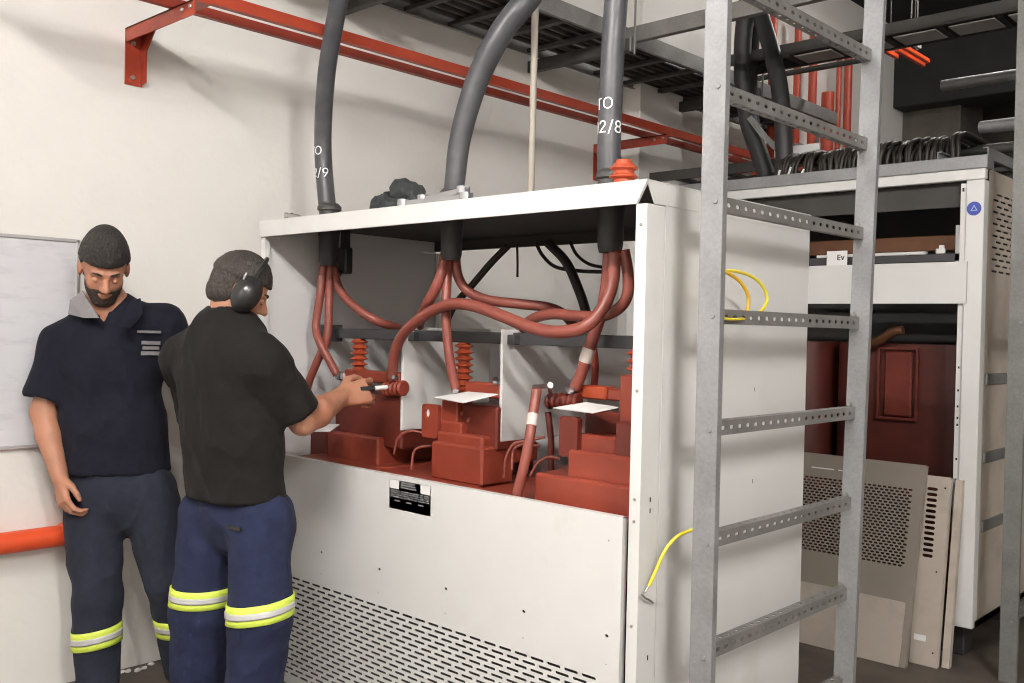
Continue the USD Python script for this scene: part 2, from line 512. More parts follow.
# ================================================================== THE ROOM
WX = -2.24          # plane of the long painted wall
struct('floor', bx((WX - 0.2, -6.2, -0.12), (5.2, 9.2, 0.0)), 'floor_concrete')
struct('wall_left', bx((WX - 0.2, -6.2, 0), (WX, 9.2, 4.4)), 'wall_paint')
struct('wall_right', bx((5.0, -6.2, 0), (5.2, 9.2, 4.4)), 'wall_paint')
struct('wall_front', bx((WX, -6.2, 0), (5.0, -6.0, 4.4)), 'wall_paint')
struct('wall_back', bx((WX, 9.0, 0), (5.0, 9.2, 4.4)), 'far_wall_shade')
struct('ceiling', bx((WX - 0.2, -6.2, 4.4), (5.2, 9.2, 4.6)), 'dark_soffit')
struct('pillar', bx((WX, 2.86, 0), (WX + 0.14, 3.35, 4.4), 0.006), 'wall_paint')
struct('pillar', bx((WX, 7.45, 0), (WX + 0.55, 8.1, 4.4), 0.006), 'far_wall_shade')
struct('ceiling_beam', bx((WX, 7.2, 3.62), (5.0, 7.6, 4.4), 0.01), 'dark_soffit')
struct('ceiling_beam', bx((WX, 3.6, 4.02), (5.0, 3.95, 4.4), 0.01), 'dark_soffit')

# lamps
LAMP_WORDS = ['twin tube light hung above the camera position', 'added fill tube light over the open floor to the right', 'added fill tube light nearest the corner behind the camera', 'twin tube light above the far enclosure']
for i, (lx, ly, lz, ln, st) in enumerate(LAMPS):
    t = thing('tube_light', LAMP_WORDS[i], 'light')
    obj('housing', extrude(Polygon([(-0.11, 0.03), (-0.05, 0.085), (0.05, 0.085), (0.11, 0.03), (0.10, 0.03), (0.045, 0.075), (-0.045, 0.075), (-0.10, 0.03)]), ln + 0.06, (lx - ln / 2 - 0.03, ly, lz), (0, 1, 0), (0, 0, 1)), 'lamp_housing', t)
    for s in (-1, 1):
        obj('tube', tube([(lx - ln / 2, ly + s * 0.05, lz), (lx + ln / 2, ly + s * 0.05, lz)], 0.016, 10, smooth=False), 'tube_glow_%d' % i, t)
        obj('suspension_rod', tube([(lx + s * ln * 0.35, ly, lz + 0.08), (lx + s * ln * 0.35, ly, 4.4)], 0.006, 8, smooth=False), 'galvanised_dull', t)

# ================================================================== NEAR TRANSFORMER ENCLOSURE
XL, XR, YF, YB, ZT = -1.88, 0.0, 0.0, 0.95, 1.81
enc = thing('transformer_enclosure', 'open white steel transformer enclosure with slotted lower front, in front of the two workers', 'electrical cabinet')
# perforated front panel
PZ = 0.89
pan = Polygon([(XL + 0.035, 0.012), (XR - 0.055, 0.012), (XR - 0.055, PZ), (XL + 0.035, PZ)])
holes = []
row = 0
z = 0.425
while z > 0.05:
    x = XR - 0.16 - (0.0325 if row % 2 else 0.0)
    while x > XL + 0.10:
        holes.append(slot(x, z, 0.052, 0.0085))
        x -= 0.065
    z -= 0.0185
    row += 1
hl = [h.exterior.coords for h in holes]
for sx in (-1.43, -1.091, -0.753, -0.412, -0.100):
    hl.append(slot(sx, 0.555, 0.005, 0.009).exterior.coords)
    hl.append(slot(sx, 0.475, 0.0035, 0.004).exterior.coords)
pan = Polygon(pan.exterior.coords, hl)
obj('front_panel', extrude(pan, 0.003, (0, YF, 0), (1, 0, 0), (0, 0, 1)), 'cabinet_white', enc, smooth=False)
obj('panel_lip', cat([bx((XL + 0.035, YF, PZ - 0.003), (XR - 0.055, YF + 0.022, PZ)), bx((XR - 0.058, YF, 0.012), (XR - 0.055, YF + 0.02, PZ))]), 'cabinet_white', enc, smooth=False)
obj('inner_shield', bx((XL + 0.04, 0.10, 0.04), (XR - 0.06, 0.103, 0.6)), 'interior_shade', enc, smooth=False)  # added dark sheet paints the unlit interior behind the slots
# corner posts (folded angles)
for (px_, py_, sx, sy) in ((XR, YF, -1, 1), (XL, YF, 1, 1), (XR, YB, -1, -1), (XL, YB, 1, -1)):
    w = 0.036 if sx < 0 else 0.030
    ang = Polygon([(0, 0), (sx * w, 0), (sx * w, sy * 0.022), (sx * (w - 0.003), sy * 0.022), (sx * (w - 0.003), sy * 0.003), (sx * 0.003, sy * 0.003), (sx * 0.003, sy * 0.085), (0, sy * 0.085)])
    obj('corner_post', extrude(ang.buffer(0), ZT - 0.064, (px_, py_, 0), (1, 0, 0), (0, 1, 0)), 'cabinet_white', enc, smooth=False)
obj('side_panel', bx((XR - 0.003, YF + 0.088, 0.0), (XR + 0.0012, YB + 0.001, ZT - 0.062)), 'cabinet_white', enc, smooth=False)
obj('side_panel', bx((XL + 0.003, YF + 0.087, 0.0), (XL + 0.006, YB - 0.087, ZT - 0.062)), 'cabinet_grey', enc, smooth=False)
obj('inner_side_liner', bx((XL + 0.010, YF + 0.03, 0.0), (XL + 0.012, YB - 0.01, ZT - 0.07)), 'cabinet_grey', enc, smooth=False)
obj('back_panel', bx((XL + 0.01, YB - 0.006, 0.0), (XR - 0.01, YB - 0.003, 1.365)), 'cabinet_grey', enc, smooth=False)
# roof with folded fascia, mitred at the corner
obj('roof_sheet', bx((XL - 0.004, YF - 0.004, ZT - 0.003), (XR + 0.004, YB + 0.004, ZT)), 'cabinet_white', enc, smooth=False)
obj('roof_liner', bx((XL + 0.02, YF + 0.02, ZT - 0.012), (XR - 0.02, YB - 0.02, ZT - 0.008)), 'interior_shade', enc, smooth=False)  # added dark sheet paints the shadow under the roof
fas = Polygon([(XL - 0.006, ZT), (XR + 0.006, ZT), (XR - 0.030, ZT - 0.064), (XL + 0.006, ZT - 0.064)])
obj('roof_fascia', extrude(fas, 0.010, (0, YF + 0.001, 0), (1, 0, 0), (0, 0, 1)), 'cabinet_white', enc, smooth=False)
fas = Polygon([(YF - 0.006, ZT), (YB + 0.006, ZT), (YB - 0.004, ZT - 0.062), (YF + 0.032, ZT - 0.062)])
obj('roof_fascia', extrude(fas, 0.004, (XR - 0.001, 0, 0), (0, 1, 0), (0, 0, 1)), 'cabinet_white', enc, smooth=False)
obj('roof_fascia', extrude(fas, 0.004, (XL - 0.003, 0, 0), (0, 1, 0), (0, 0, 1)), 'cabinet_white', enc, smooth=False)
obj('roof_back_edge', bx((XL + 0.02, YB - 0.03, ZT - 0.055), (XR - 0.02, YB - 0.005, ZT - 0.008)), 'interior_shade', enc, smooth=False)
for zz in (0.33, 0.60, 0.885, 0.945, 1.24, 1.69):
    obj('screw', bolt_mesh((XR - 0.018, YF - 0.0005, zz), (0, -1, 0), 0.0045, 0.004), 'steel_bolt', enc)
obj('screw', bolt_mesh((XR - 0.10, YF - 0.0005, 0.82), (0, -1, 0), 0.004, 0.003), 'steel_bolt', enc)
obj('screw', bolt_mesh((-1.70, YF - 0.0005, 0.62), (0, -1, 0), 0.004, 0.003), 'steel_bolt', enc)
for yy, zz in ((0.045, 0.935), (0.045, 0.905), (0.05, 0.50), (0.60, 0.93), (0.60, 1.22)):
    obj('panel_slot', bx((XR + 0.0016, yy, zz), (XR - 0.002, yy + 0.003, zz + 0.013)), 'rubber_black', enc, smooth=False)
# rating plate
rp = obj('rating_plate', bx((-1.047, -0.003, 0.775), (-0.832, 0.001, 0.878), 0.002), 'plate_dark', enc, smooth=False, label='dark printed rating plate')
obj('white_label', bx((-1.042, -0.004, 0.846), (-0.995, -0.002, 0.875)), 'paper_white', rp, smooth=False)
obj('white_label', bx((-0.884, -0.004, 0.846), (-0.836, -0.002, 0.875)), 'paper_white', rp, smooth=False)
ln_ = []
rng = random.Random(5)
for k, zz in enumerate((0.868, 0.860, 0.852)):
    ln_.append(bx((-0.985, -0.0036, zz), (-0.985 + rng.uniform(0.05, 0.085), -0.002, zz + 0.004)))
for k, zz in enumerate((0.838, 0.831, 0.824, 0.817)):
    x = -1.038
    while x < -0.85:
        w = rng.uniform(0.012, 0.05)
        ln_.append(bx((x, -0.0036, zz), (min(x + w, -0.842), -0.002, zz + 0.003)))
        x += w + 0.006
for x in (-1.015, -0.955, -0.895):
    ln_.append(bx((x, -0.0036, 0.804), (x + 0.025, -0.002, 0.808)))
obj('printed_lines', cat(ln_), 'plate_print', rp, smooth=False)
# barrier plates between the phases
for (bxx, zb) in ((-1.295, 1.005), (-0.775, 1.012)):
    obj('barrier_plate', bx((bxx, 0.25, zb), (bxx + 0.012, 0.72, 1.397), 0.002), 'cabinet_white', enc, smooth=False)
    obj('plate_bracket', bx((bxx + 0.012, 0.27, 1.345), (bxx + 0.045, 0.30, 1.38), 0.002), 'busbar_black', enc, smooth=False)

# insulator beam
beam = thing('insulator_support', 'black horizontal support beam with ribbed red insulators inside the open enclosure', 'support beam')
obj('beam_bar', bx((-1.80, 0.30, 1.346), (-0.02, 0.33, 1.387), 0.002), 'busbar_black', beam, smooth=False)
obj('end_bracket', bx((-1.868, 0.27, 1.33), (-1.78, 0.34, 1.40), 0.003), 'busbar_black', beam, smooth=False)
obj('end_bracket', bx((-0.20, 0.34, 1.30), (-0.02, 0.40, 1.45), 0.003), 'busbar_black', beam, smooth=False)
for (x, zb, nr) in ((-1.635, 1.185, 7), (-1.02, 1.16, 8), (-0.245, 1.10, 10)):
    obj('insulator', ribbed(zb, 1.346, 0.021, 0.036, nr, x, 0.315), 'resin_orange', beam, smooth=40)
    obj('insulator_foot', cat([bx((x - 0.03, 0.285, zb - 0.03), (x + 0.03, 0.345, zb + 0.004), 0.004)]), 'resin_red', beam, smooth=False)

# ------------------------------------------------------------------ resin windings
WORDS = ['left red cast-resin winding beside the reaching hand', 'middle red cast-resin winding between the two white barrier plates', 'right red cast-resin winding next to the bright corner post']
coils = []
for k, cx in enumerate((-1.56, -1.03, -0.48)):
    c = thing('resin_winding', WORDS[k], 'transformer winding')
    coils.append(c)
    ring = sbox(cx - 0.255, 0.20, cx + 0.255, 0.78).buffer(-0.12).buffer(0.12, quad_segs=6)
    hole = sbox(cx - 0.10, 0.40, cx + 0.10, 0.60).buffer(-0.04).buffer(0.04)
    ring2 = Polygon(ring.exterior.coords, [hole.exterior.coords])
    obj('winding_body', extrude(ring2, 0.70, (0, 0, 0.12), (1, 0, 0), (0, 1, 0)), 'resin_red', c, smooth=35)
    xa_, xb_ = ((-1.80, -1.302), (-1.28, -0.782), (-0.76, -0.07))[k]
    obj('base_ledge', bx((xa_, 0.035, 0.70), (xb_, 0.8, 0.866), 0.012), 'resin_red', c, smooth=False)
    obj('core_yoke', bx((cx - 0.11, 0.45, 0.84), (cx + 0.11, 0.60, 0.94), 0.006), 'resin_dark', c, smooth=False)

c = coils[0]
obj('terminal_step', boxc((-1.7163, 0.2200, 0.8154), (-1.3869, 0.2200, 0.9689), 0.30, 0.008), 'resin_red', c, smooth=False)
obj('terminal_block', boxc((-1.7066, 0.2500, 0.9288), (-1.2858, 0.2500, 1.1322), 0.30, 0.008), 'resin_dark', c, smooth=False)
obj('terminal_arm', boxc((-1.6344, 0.2400, 1.1788), (-1.2944, 0.2400, 1.2232), 0.05, 0.005), 'resin_red', c, smooth=False)
p0, p1 = (-1.3693, 0.2400, 1.1580), (-1.2751, 0.2400, 1.1673)
obj('ribbed_terminal', cat([lathe([(0, 0), (0.024, 0), (0.030, 0.004), (0.030, 0.008), (0.024, 0.012), (0, 0.012)], np.array(p0) + (np.array(p1) - p0) * t, (1, 0.0, 0), 18) for t in np.linspace(0, 1, 5)]), 'resin_red', c)
obj('terminal_bolt', bolt_mesh((-1.6375, 0.2320, 1.1949), (-1, -0.5, 0), 0.018, 0.024), 'chrome', c)
obj('arm_end', boxc((-1.6484, 0.2380, 1.1801), (-1.6260, 0.2380, 1.2054), 0.05, 0.003), 'sleeve_white', c, smooth=False)
obj('terminal_bolt', bolt_mesh((-1.2994, 0.2300, 1.2041), (0, -1, 0.3), 0.011, 0.014), 'chrome', c)
obj('side_wing', boxc((-1.9730, 0.2500, 0.8262), (-1.7623, 0.2500, 0.9566), 0.2, 0.006), 'resin_dark', c, smooth=False)

c = coils[1]
obj('terminal_step', boxc((-1.0304, 0.1700, 0.8631), (-0.7733, 0.1700, 0.9959), 0.16, 0.008), 'resin_red', c, smooth=False)
obj('terminal_step', boxc((-1.0239, 0.1900, 0.9656), (-0.7943, 0.1900, 1.0298), 0.26, 0.008), 'resin_red', c, smooth=False)
obj('terminal_tower', boxc((-1.0150, 0.2000, 1.0051), (-0.9089, 0.2000, 1.0675), 0.20, 0.005), 'resin_red', c, smooth=False)
obj('terminal_tower', boxc((-1.0221, 0.2100, 1.0539), (-0.9419, 0.2100, 1.1418), 0.08, 0.004), 'resin_red', c, smooth=False)
obj('terminal_block', boxc((-0.9426, 0.2300, 0.9815), (-0.7651, 0.2300, 1.1324), 0.20, 0.006), 'resin_dark', c, smooth=False)  # darker resin paints the shading of this plane
obj('bridge_block', boxc((-0.9006, 0.2400, 0.9285), (-0.7754, 0.2400, 0.9973), 0.22, 0.006), 'resin_red', c, smooth=False)
lug = Polygon(sbox(-0.042, -0.060, 0.042, 0.060).buffer(-0.012).buffer(0.012).exterior.coords, [Polygon([(-0.014 + 0.013 * math.cos(a), 0.028 + 0.017 * math.sin(a)) for a in np.linspace(0, 6.28, 14)[:-1]]).exterior.coords])
q = (-1.0615, 0.1900, 1.0626)
obj('lug_plate', extrude(lug, 0.02, (q[0], q[1] + 0.02, q[2]), (1, 0, 0), (0, 0, 1)), 'resin_red', c, smooth=False)
obj('lug_backing', bx((q[0] - 0.032, q[1] + 0.010, q[2] + 0.008), (q[0] + 0.004, q[1] + 0.0205, q[2] + 0.048)), 'paper_white', c, smooth=False)
obj('terminal_arm', boxc((-0.9484, 0.2500, 1.1575), (-0.7772, 0.2500, 1.2097), 0.05, 0.005), 'resin_red', c, smooth=False)
obj('terminal_bolt', bolt_mesh((-0.9535, 0.2200, 1.1760), (-0.3, -1, 0.2), 0.012, 0.018), 'chrome', c)
obj('terminal_bolt', bolt_mesh((-0.7820, 0.2400, 1.2132), (0.3, -0.6, 1), 0.014, 0.018), 'chrome', c)
for a in ((-0.9228, 0.2220, 1.1038), (-0.8919, 0.2220, 1.0816)):
    obj('small_stud', tube([a, (a[0] + 0.006, a[1] - 0.014, a[2] - 0.006)], 0.005, 8, smooth=False), 'lead_red', c)

c = coils[2]
obj('terminal_step', boxc((-0.4655, 0.0900, 0.8281), (-0.0653, 0.0900, 0.9577), 0.30, 0.008), 'resin_red', c, smooth=False)
obj('terminal_step', boxc((-0.3598, 0.1200, 0.9071), (-0.0890, 0.1200, 1.0372), 0.28, 0.008), 'resin_red', c, smooth=False)
obj('terminal_step', boxc((-0.3361, 0.1500, 1.0017), (-0.1982, 0.1500, 1.0849), 0.26, 0.008), 'resin_red', c, smooth=False)
obj('terminal_block', boxc((-0.3946, 0.2400, 1.0510), (-0.1781, 0.2400, 1.1499), 0.2, 0.008), 'resin_dark', c, smooth=False)
obj('side_wing', boxc((-0.1883, 0.1300, 1.0138), (-0.0990, 0.1300, 1.1357), 0.05, 0.006), 'resin_dark', c, smooth=False)
obj('terminal_tower', boxc((-0.2217, 0.1900, 1.1160), (-0.1458, 0.1900, 1.2698), 0.10, 0.006), 'resin_red', c, smooth=False)
lugp = sbox(-0.036, -0.062, 0.036, 0.062).buffer(-0.01).buffer(0.01)
q = (-0.3652, 0.1300, 1.0737)
obj('lug_plate', extrude(lugp, 0.022, (q[0], q[1] + 0.022, q[2]), (1, 0, 0), (0, 0, 1)), 'resin_dark', c, smooth=False)
obj('terminal_arm', boxc((-0.4230, 0.2400, 1.1850), (-0.3086, 0.2400, 1.2266), 0.06, 0.005), 'resin_orange', c, smooth=False)
obj('terminal_arm', boxc((-0.3228, 0.2500, 1.1850), (-0.1873, 0.2500, 1.2212), 0.06, 0.005), 'resin_red', c, smooth=False)
p0, p1 = np.array((-0.5056, 0.2000, 1.1715)), np.array((-0.3942, 0.2000, 1.1790))
obj('ribbed_terminal', cat([lathe([(0, 0), (0.020, 0), (0.026, 0.004), (0.026, 0.008), (0.020, 0.012), (0, 0.012)], p0 + (p1 - p0) * t, (1, 0, 0), 18) for t in np.linspace(0, 1, 6)] + [tube([p0, p1], 0.019, 14, smooth=False)]), 'resin_dark', c)
obj('terminal_bolt', bolt_mesh((-0.4112, 0.2000, 1.2062), (-0.5, -1, 0.5), 0.015, 0.02), 'chrome', c)
obj('terminal_bolt', cat([bolt_mesh((-0.4552, 0.1400, 1.2242), (0.8, -0.6, 0.2), 0.012, 0.02), tube([(-0.5267, 0.1500, 1.2167), (-0.4552, 0.1400, 1.2242)], 0.008, 8, smooth=False), tube([(-0.4552, 0.1400, 1.2242), (-0.4930, 0.2000, 1.1756)], 0.007, 8, smooth=False)]), 'chrome', c)

# thin sheets lying on the terminals
def sheet(pts, label):
    p = np.array(pts, float)
    n = unit(np.cross(p[1] - p[0], p[2] - p[0]))
    if n[2] < 0:
        n = -n
    m = trimesh.convex.convex_hull(np.vstack([p, p - n * 0.003]))
    return tag(obj('insulating_sheet', m, 'paper_white', None, smooth=False), label, 'sheet', 'loose white sheets on the windings')


sheet([(-1.0183, 0.1700, 1.1524), (-0.8288, 0.1300, 1.1475), (-0.7329, 0.2000, 1.1798), (-0.9234, 0.2450, 1.1752)], 'thin white sheet lying on the middle winding below its red terminal arm')
sheet([(-0.4453, 0.1500, 1.1572), (-0.2508, 0.1000, 1.1587), (-0.1935, 0.1500, 1.1768), (-0.3542, 0.2000, 1.1786)], 'thin white sheet lying on the right winding under the orange terminal block')
sheet([(-1.4483, -0.0944, 1.0100), (-1.3864, -0.0062, 1.0100), (-1.5702, 0.1763, 1.0100), (-1.6310, 0.0869, 1.0100)], 'thin white sheet lying below the reaching forearm on the left winding')

# ------------------------------------------------------------------ leads inside the enclosure
def lead(pts, r, label, m='lead_red', name='winding_lead', catg='cable', group='red leads inside the near enclosure', extra=()):
    t = thing(name, label, catg, group=group)
    obj('insulation', tube(pts, r, 14), m, t, smooth=True)
    sp_ = smooth_path(pts, 24)
    for (nm, a, b, rr, mm) in extra:
        i0, i1 = sorted(int(np.argmin(np.linalg.norm(sp_ - np.array(x), axis=1))) for x in (a, b))
        sec = sp_[i0:i1 + 1] if i1 - i0 > 2 else np.array([a, b])
        obj(nm, tube(sec, rr, 14, smooth=False), mm, t, smooth=40)
    return t


R1 = 0.0198
lead([(-1.7577, 0.2200, 1.6570), (-1.7529, 0.2000, 1.5209), (-1.7623, 0.1900, 1.3940), (-1.7186, 0.1800, 1.3256), (-1.6831, 0.2000, 1.2580), (-1.6547, 0.2200, 1.1983)], R1 * 0.85, 'red lead from the left cable gland bending right to the orange arm', extra=[('cable_lug', (-1.6691, 0.2000, 1.2424), (-1.6480, 0.2200, 1.1946), 0.013, 'steel_bolt')])
lead([(-1.7441, 0.2400, 1.6578), (-1.7321, 0.2300, 1.5015), (-1.7269, 0.2200, 1.3460), (-1.7646, 0.2000, 1.2467), (-1.8243, 0.2000, 1.1490), (-1.8852, 0.2200, 1.0400)], R1 * 0.85, 'red lead from the left cable gland crossing behind to the lower left')
lead([(-1.7577, 0.2600, 1.6596), (-1.7066, 0.2600, 1.5516), (-1.6308, 0.2800, 1.4785), (-1.5441, 0.3200, 1.4235), (-1.5333, 0.4000, 1.4008), (-1.5815, 0.5500, 1.3774)], R1 * 0.9, 'red lead from the left cable gland sweeping right behind the black beam')
lead([(-1.0258, 0.2200, 1.6700), (-1.0279, 0.2000, 1.5866), (-1.0521, 0.1900, 1.5293), (-1.0993, 0.2000, 1.4832), (-1.2489, 0.3000, 1.4259), (-1.4401, 0.4500, 1.3260)], R1, 'red lead from the middle cable gland slanting down to the left')
lead([(-1.0315, 0.2400, 1.6716), (-1.0175, 0.2200, 1.5696), (-0.9979, 0.2000, 1.4617), (-0.9837, 0.2000, 1.3379), (-0.9707, 0.2100, 1.2426), (-0.9587, 0.2200, 1.1792)], R1 * 0.85, 'red lead dropping straight from the middle cable gland to the middle winding')
lead([(-1.0213, 0.2600, 1.6727), (-1.0030, 0.2600, 1.5858), (-0.9703, 0.2800, 1.5324), (-0.8883, 0.3000, 1.5005), (-0.7704, 0.3400, 1.4875), (-0.6846, 0.3800, 1.4783), (-0.6706, 0.4500, 1.4595), (-0.6973, 0.5500, 1.4189)], R1 * 0.9, 'red lead from the middle cable gland running right along the top of the opening')
lead([(-1.3346, 0.2400, 1.1945), (-1.3018, 0.2200, 1.2875), (-1.2398, 0.2000, 1.3569), (-1.1508, 0.1800, 1.4097), (-1.0384, 0.1700, 1.4572), (-0.9251, 0.1600, 1.4816), (-0.8062, 0.1500, 1.4743), (-0.6553, 0.1300, 1.4411), (-0.5225, 0.1200, 1.4071), (-0.4104, 0.1200, 1.3934), (-0.3207, 0.1400, 1.4105), (-0.2847, 0.1800, 1.4662), (-0.2719, 0.2100, 1.5432), (-0.2711, 0.2200, 1.6472)], R1 * 1.02, 'longest red lead sagging in a loop from the right cable gland to the left winding')
lead([(-0.2520, 0.2400, 1.6480), (-0.2421, 0.2500, 1.5721), (-0.2440, 0.2500, 1.5081), (-0.2770, 0.2500, 1.4683), (-0.3384, 0.2500, 1.4464), (-0.4348, 0.2500, 1.4457), (-0.5487, 0.2600, 1.4517), (-0.6452, 0.2800, 1.4382), (-0.7538, 0.3400, 1.4073), (-0.8878, 0.4500, 1.3596)], R1 * 0.9, 'red lead from the right cable gland curling left in a flat hook')
lead([(-0.3094, 0.2400, 1.6502), (-0.3144, 0.2400, 1.5577), (-0.3312, 0.2400, 1.4648), (-0.3525, 0.2300, 1.3865), (-0.3705, 0.2200, 1.3236), (-0.3928, 0.2200, 1.2632), (-0.4197, 0.2200, 1.2113)], R1 * 0.95, 'red lead from the right cable gland dropping to the right winding with a pale sleeve', extra=[('pale_sleeve', (-0.3651, 0.2250, 1.3425), (-0.3800, 0.2200, 1.3045), R1 * 1.04, 'sleeve_white')])
lead([(-0.4109, 0.3000, 1.3540), (-0.4013, 0.3000, 1.3061), (-0.3998, 0.3000, 1.2549), (-0.4064, 0.3000, 1.2032)], R1 * 0.6, 'short dark red lead behind the pale-sleeved lead', m='dark_red_paint')
lead([(-0.4961, 0.1300, 1.2127), (-0.4891, 0.1100, 1.1543), (-0.4764, 0.0800, 1.0729), (-0.4766, 0.0600, 0.9909), (-0.4941, 0.0500, 0.9032), (-0.5092, 0.0500, 0.8453)], R1 * 0.82, 'red lead leaning upright in front of the second barrier plate with a pale sleeve', extra=[('pale_sleeve', (-0.4891, 0.1050, 1.1358), (-0.4812, 0.0900, 1.0998), R1 * 0.91, 'sleeve_white'), ('cable_lug', (-0.5055, 0.1400, 1.2308), (-0.4928, 0.1200, 1.1912), 0.012, 'chrome')])
lead([(-0.5261, 0.2200, 1.1337), (-0.5106, 0.2200, 1.0445), (-0.5082, 0.2200, 0.9640), (-0.5019, 0.2200, 0.8969)], R1 * 0.55, 'thin dark red lead hanging behind the leaning red lead', m='resin_dark')
WIRE = [([(-0.7154, 0.2200, 0.8967), (-0.7082, 0.2200, 0.9650), (-0.6915, 0.2400, 1.0124), (-0.6554, 0.2600, 1.0246), (-0.6061, 0.3000, 1.0400)], 'thin red wire arching left of the leaning red lead'),
        ([(-0.6980, 0.2400, 0.9239), (-0.7045, 0.2500, 0.9833), (-0.6960, 0.2800, 1.0057), (-0.6450, 0.3200, 1.0044)], 'thin red wire arching lower beside the leaning red lead'),
        ([(-0.5442, 0.1600, 0.9298), (-0.5201, 0.1700, 0.9734), (-0.4830, 0.1800, 0.9958), (-0.4540, 0.2000, 0.9909)], 'thin red wire arching right of the leaning red lead'),
        ([(-1.1680, 0.2000, 0.8729), (-1.1648, 0.2100, 0.9387), (-1.1380, 0.2200, 0.9591), (-1.1003, 0.2400, 0.9651)], 'thin red wire arching left of the middle winding'),
        ([(-1.2901, 0.2200, 0.9174), (-1.2688, 0.2200, 0.9800), (-1.2242, 0.2400, 1.0091), (-1.1791, 0.2700, 1.0037)], 'thin red wire arching right of the left winding')]
for pts, lab in WIRE:
    tag(obj('thin_wire', tube(pts, 0.005, 8), 'lead_red', None, True), lab, 'wire', 'thin red wires between the windings')
DARK = [([(-1.2229, 0.7500, 1.7410), (-1.2838, 0.7200, 1.6750), (-1.3466, 0.6800, 1.5871), (-1.3951, 0.6200, 1.4937), (-1.4317, 0.6000, 1.4099)], 0.015, 'dark cable slanting down left at the back of the opening'),
        ([(-1.0048, 0.7500, 1.7436), (-0.9095, 0.7500, 1.6654), (-0.8462, 0.7500, 1.5632), (-0.8040, 0.7500, 1.4708), (-0.7819, 0.7500, 1.3832)], 0.019, 'thick dark cable curving down right at the back of the opening'),
        ([(-1.1133, 0.8000, 1.7525), (-1.0737, 0.8000, 1.6981), (-1.0030, 0.8000, 1.6516), (-0.8789, 0.8000, 1.6325), (-0.7508, 0.8000, 1.6255)], 0.0075, 'thin dark cable in a shallow hook at the back of the opening'),
        ([(-0.9498, 0.8200, 1.7508), (-0.9123, 0.8200, 1.6977), (-0.8507, 0.8200, 1.6603), (-0.7667, 0.8200, 1.6424)], 0.0065, 'short thin dark cable hooked nearest the right gland'),
        ([(-1.2191, 0.8000, 1.7530), (-1.2142, 0.8000, 1.6864), (-1.2121, 0.8000, 1.6158)], 0.005, 'short thin black cable end hanging straight down')]
for pts, r, lab in DARK:
    tag(obj('dark_cable', tube(pts, r, 10), 'cable_brown', None, True), lab, 'cable', 'dark cables at the back of the near enclosure')

# ------------------------------------------------------------------ the three thick supply cables
def ring_text(text, height, center, r, ang, z, material, parent, spread=1.0, name='marking'):
    """Lettering wrapped round a vertical cable."""
    m = meshkit.text_mesh(text, height, 0.0012)
    m = m.subdivide_to_size(0.006)
    v = np.array(m.vertices)
    a = ang + (v[:, 0] - v[:, 0].max() / 2) / r * spread
    rr = r + 0.0004 + v[:, 2]
    m = trimesh.Trimesh(np.stack([center[0] + rr * np.cos(a), center[1] + rr * np.sin(a), z + v[:, 1]], 1), m.faces, process=False)
    return obj(name, m, material, parent, smooth=False)


def supply(pts, r, gx, gy, label):
    t = thing('supply_cable', label, 'cable', group='thick grey cables entering the near enclosure')
    obj('sheath', tube(pts, r, 22, k=10), 'cable_sheath', t, smooth=True)
    r = float(np.atleast_1d(r)[0])
    obj('cable_gland', lathe([(0, 1.808), (r * 1.45, 1.808), (r * 1.45, 1.822), (r * 1.25, 1.830), (r * 1.12, 1.85), (r * 1.12, 1.862), (r * 1.38, 1.866), (r * 1.38, 1.880), (r * 1.05, 1.892), (r * 0.98, 1.894), (r * 0.98, 1.808)], (gx, gy, 0)), 'galvanised_dark', t, smooth=40)
    obj('breakout_boot', lathe([(0, 1.64), (r * 0.95, 1.64), (r * 1.10, 1.66), (r * 1.15, 1.74), (r * 1.3, 1.80), (0, 1.80)], (gx, gy, 0)), 'rubber_black', t, smooth=40)
    return t


GY = 0.22
g1, g2, g3 = (-1.7275, 0.2200, 1.7782), (-0.9978, 0.2200, 1.7756), (-0.2900, 0.2200, 1.7702)
s1 = supply([(g1[0], GY, 1.80), (-1.7797, 0.2200, 2.1175), (-1.6989, 0.1700, 2.3812), (-1.6004, 0.1300, 2.5522), (-1.5296, 0.1100, 2.6790), (-1.4658, 0.1100, 2.8235), (-1.4135, 0.1500, 3.0107)], 0.0355, g1[0], GY, 'thick grey cable entering the enclosure roof at its left end')
s2 = supply([(g2[0], GY, 1.80), (-0.9870, 0.2200, 1.9239), (-0.9716, 0.2300, 2.0830), (-0.9170, 0.2500, 2.2692), (-0.8336, 0.2800, 2.4286), (-0.7602, 0.3400, 2.5532), (-0.8073, 0.5000, 2.7214), (-0.8933, 0.8000, 2.9649)], [0.034, 0.038, 0.042, 0.044, 0.044], g2[0], GY, 'thick grey cable bowing to the right above the middle of the enclosure')
s3 = supply([(g3[0], GY, 1.80), (-0.3008, 0.2200, 1.8781), (-0.3030, 0.2200, 2.0159), (-0.2998, 0.2200, 2.1682), (-0.2947, 0.2200, 2.3196), (-0.2839, 0.2200, 2.4692), (-0.2816, 0.2400, 2.6568)], 0.0360, g3[0], GY, 'thick grey cable with white hand lettering at the right end of the roof')
c3 = (-0.3012, 0.2200, 2.0860)
toward = math.atan2(CAM[1] - c3[1], CAM[0] - c3[0])
ring_text('TO', 0.034, c3, 0.0360, toward - 0.70, c3[2] - 0.012, 'marker_white', s3)
c3 = (-0.3020, 0.2200, 2.0219)
ring_text('02/8', 0.037, c3, 0.0360, toward - 0.45, c3[2] - 0.02, 'marker_white', s3)
c1 = (-1.7793, 0.2200, 2.1052)
toward = math.atan2(CAM[1] - c1[1], CAM[0] - c1[0])
ring_text('TO', 0.034, c1, 0.0357, toward - 1.05, c1[2] - 0.012, 'marker_white', s1)
c1 = (-1.7696, 0.2200, 2.0181)
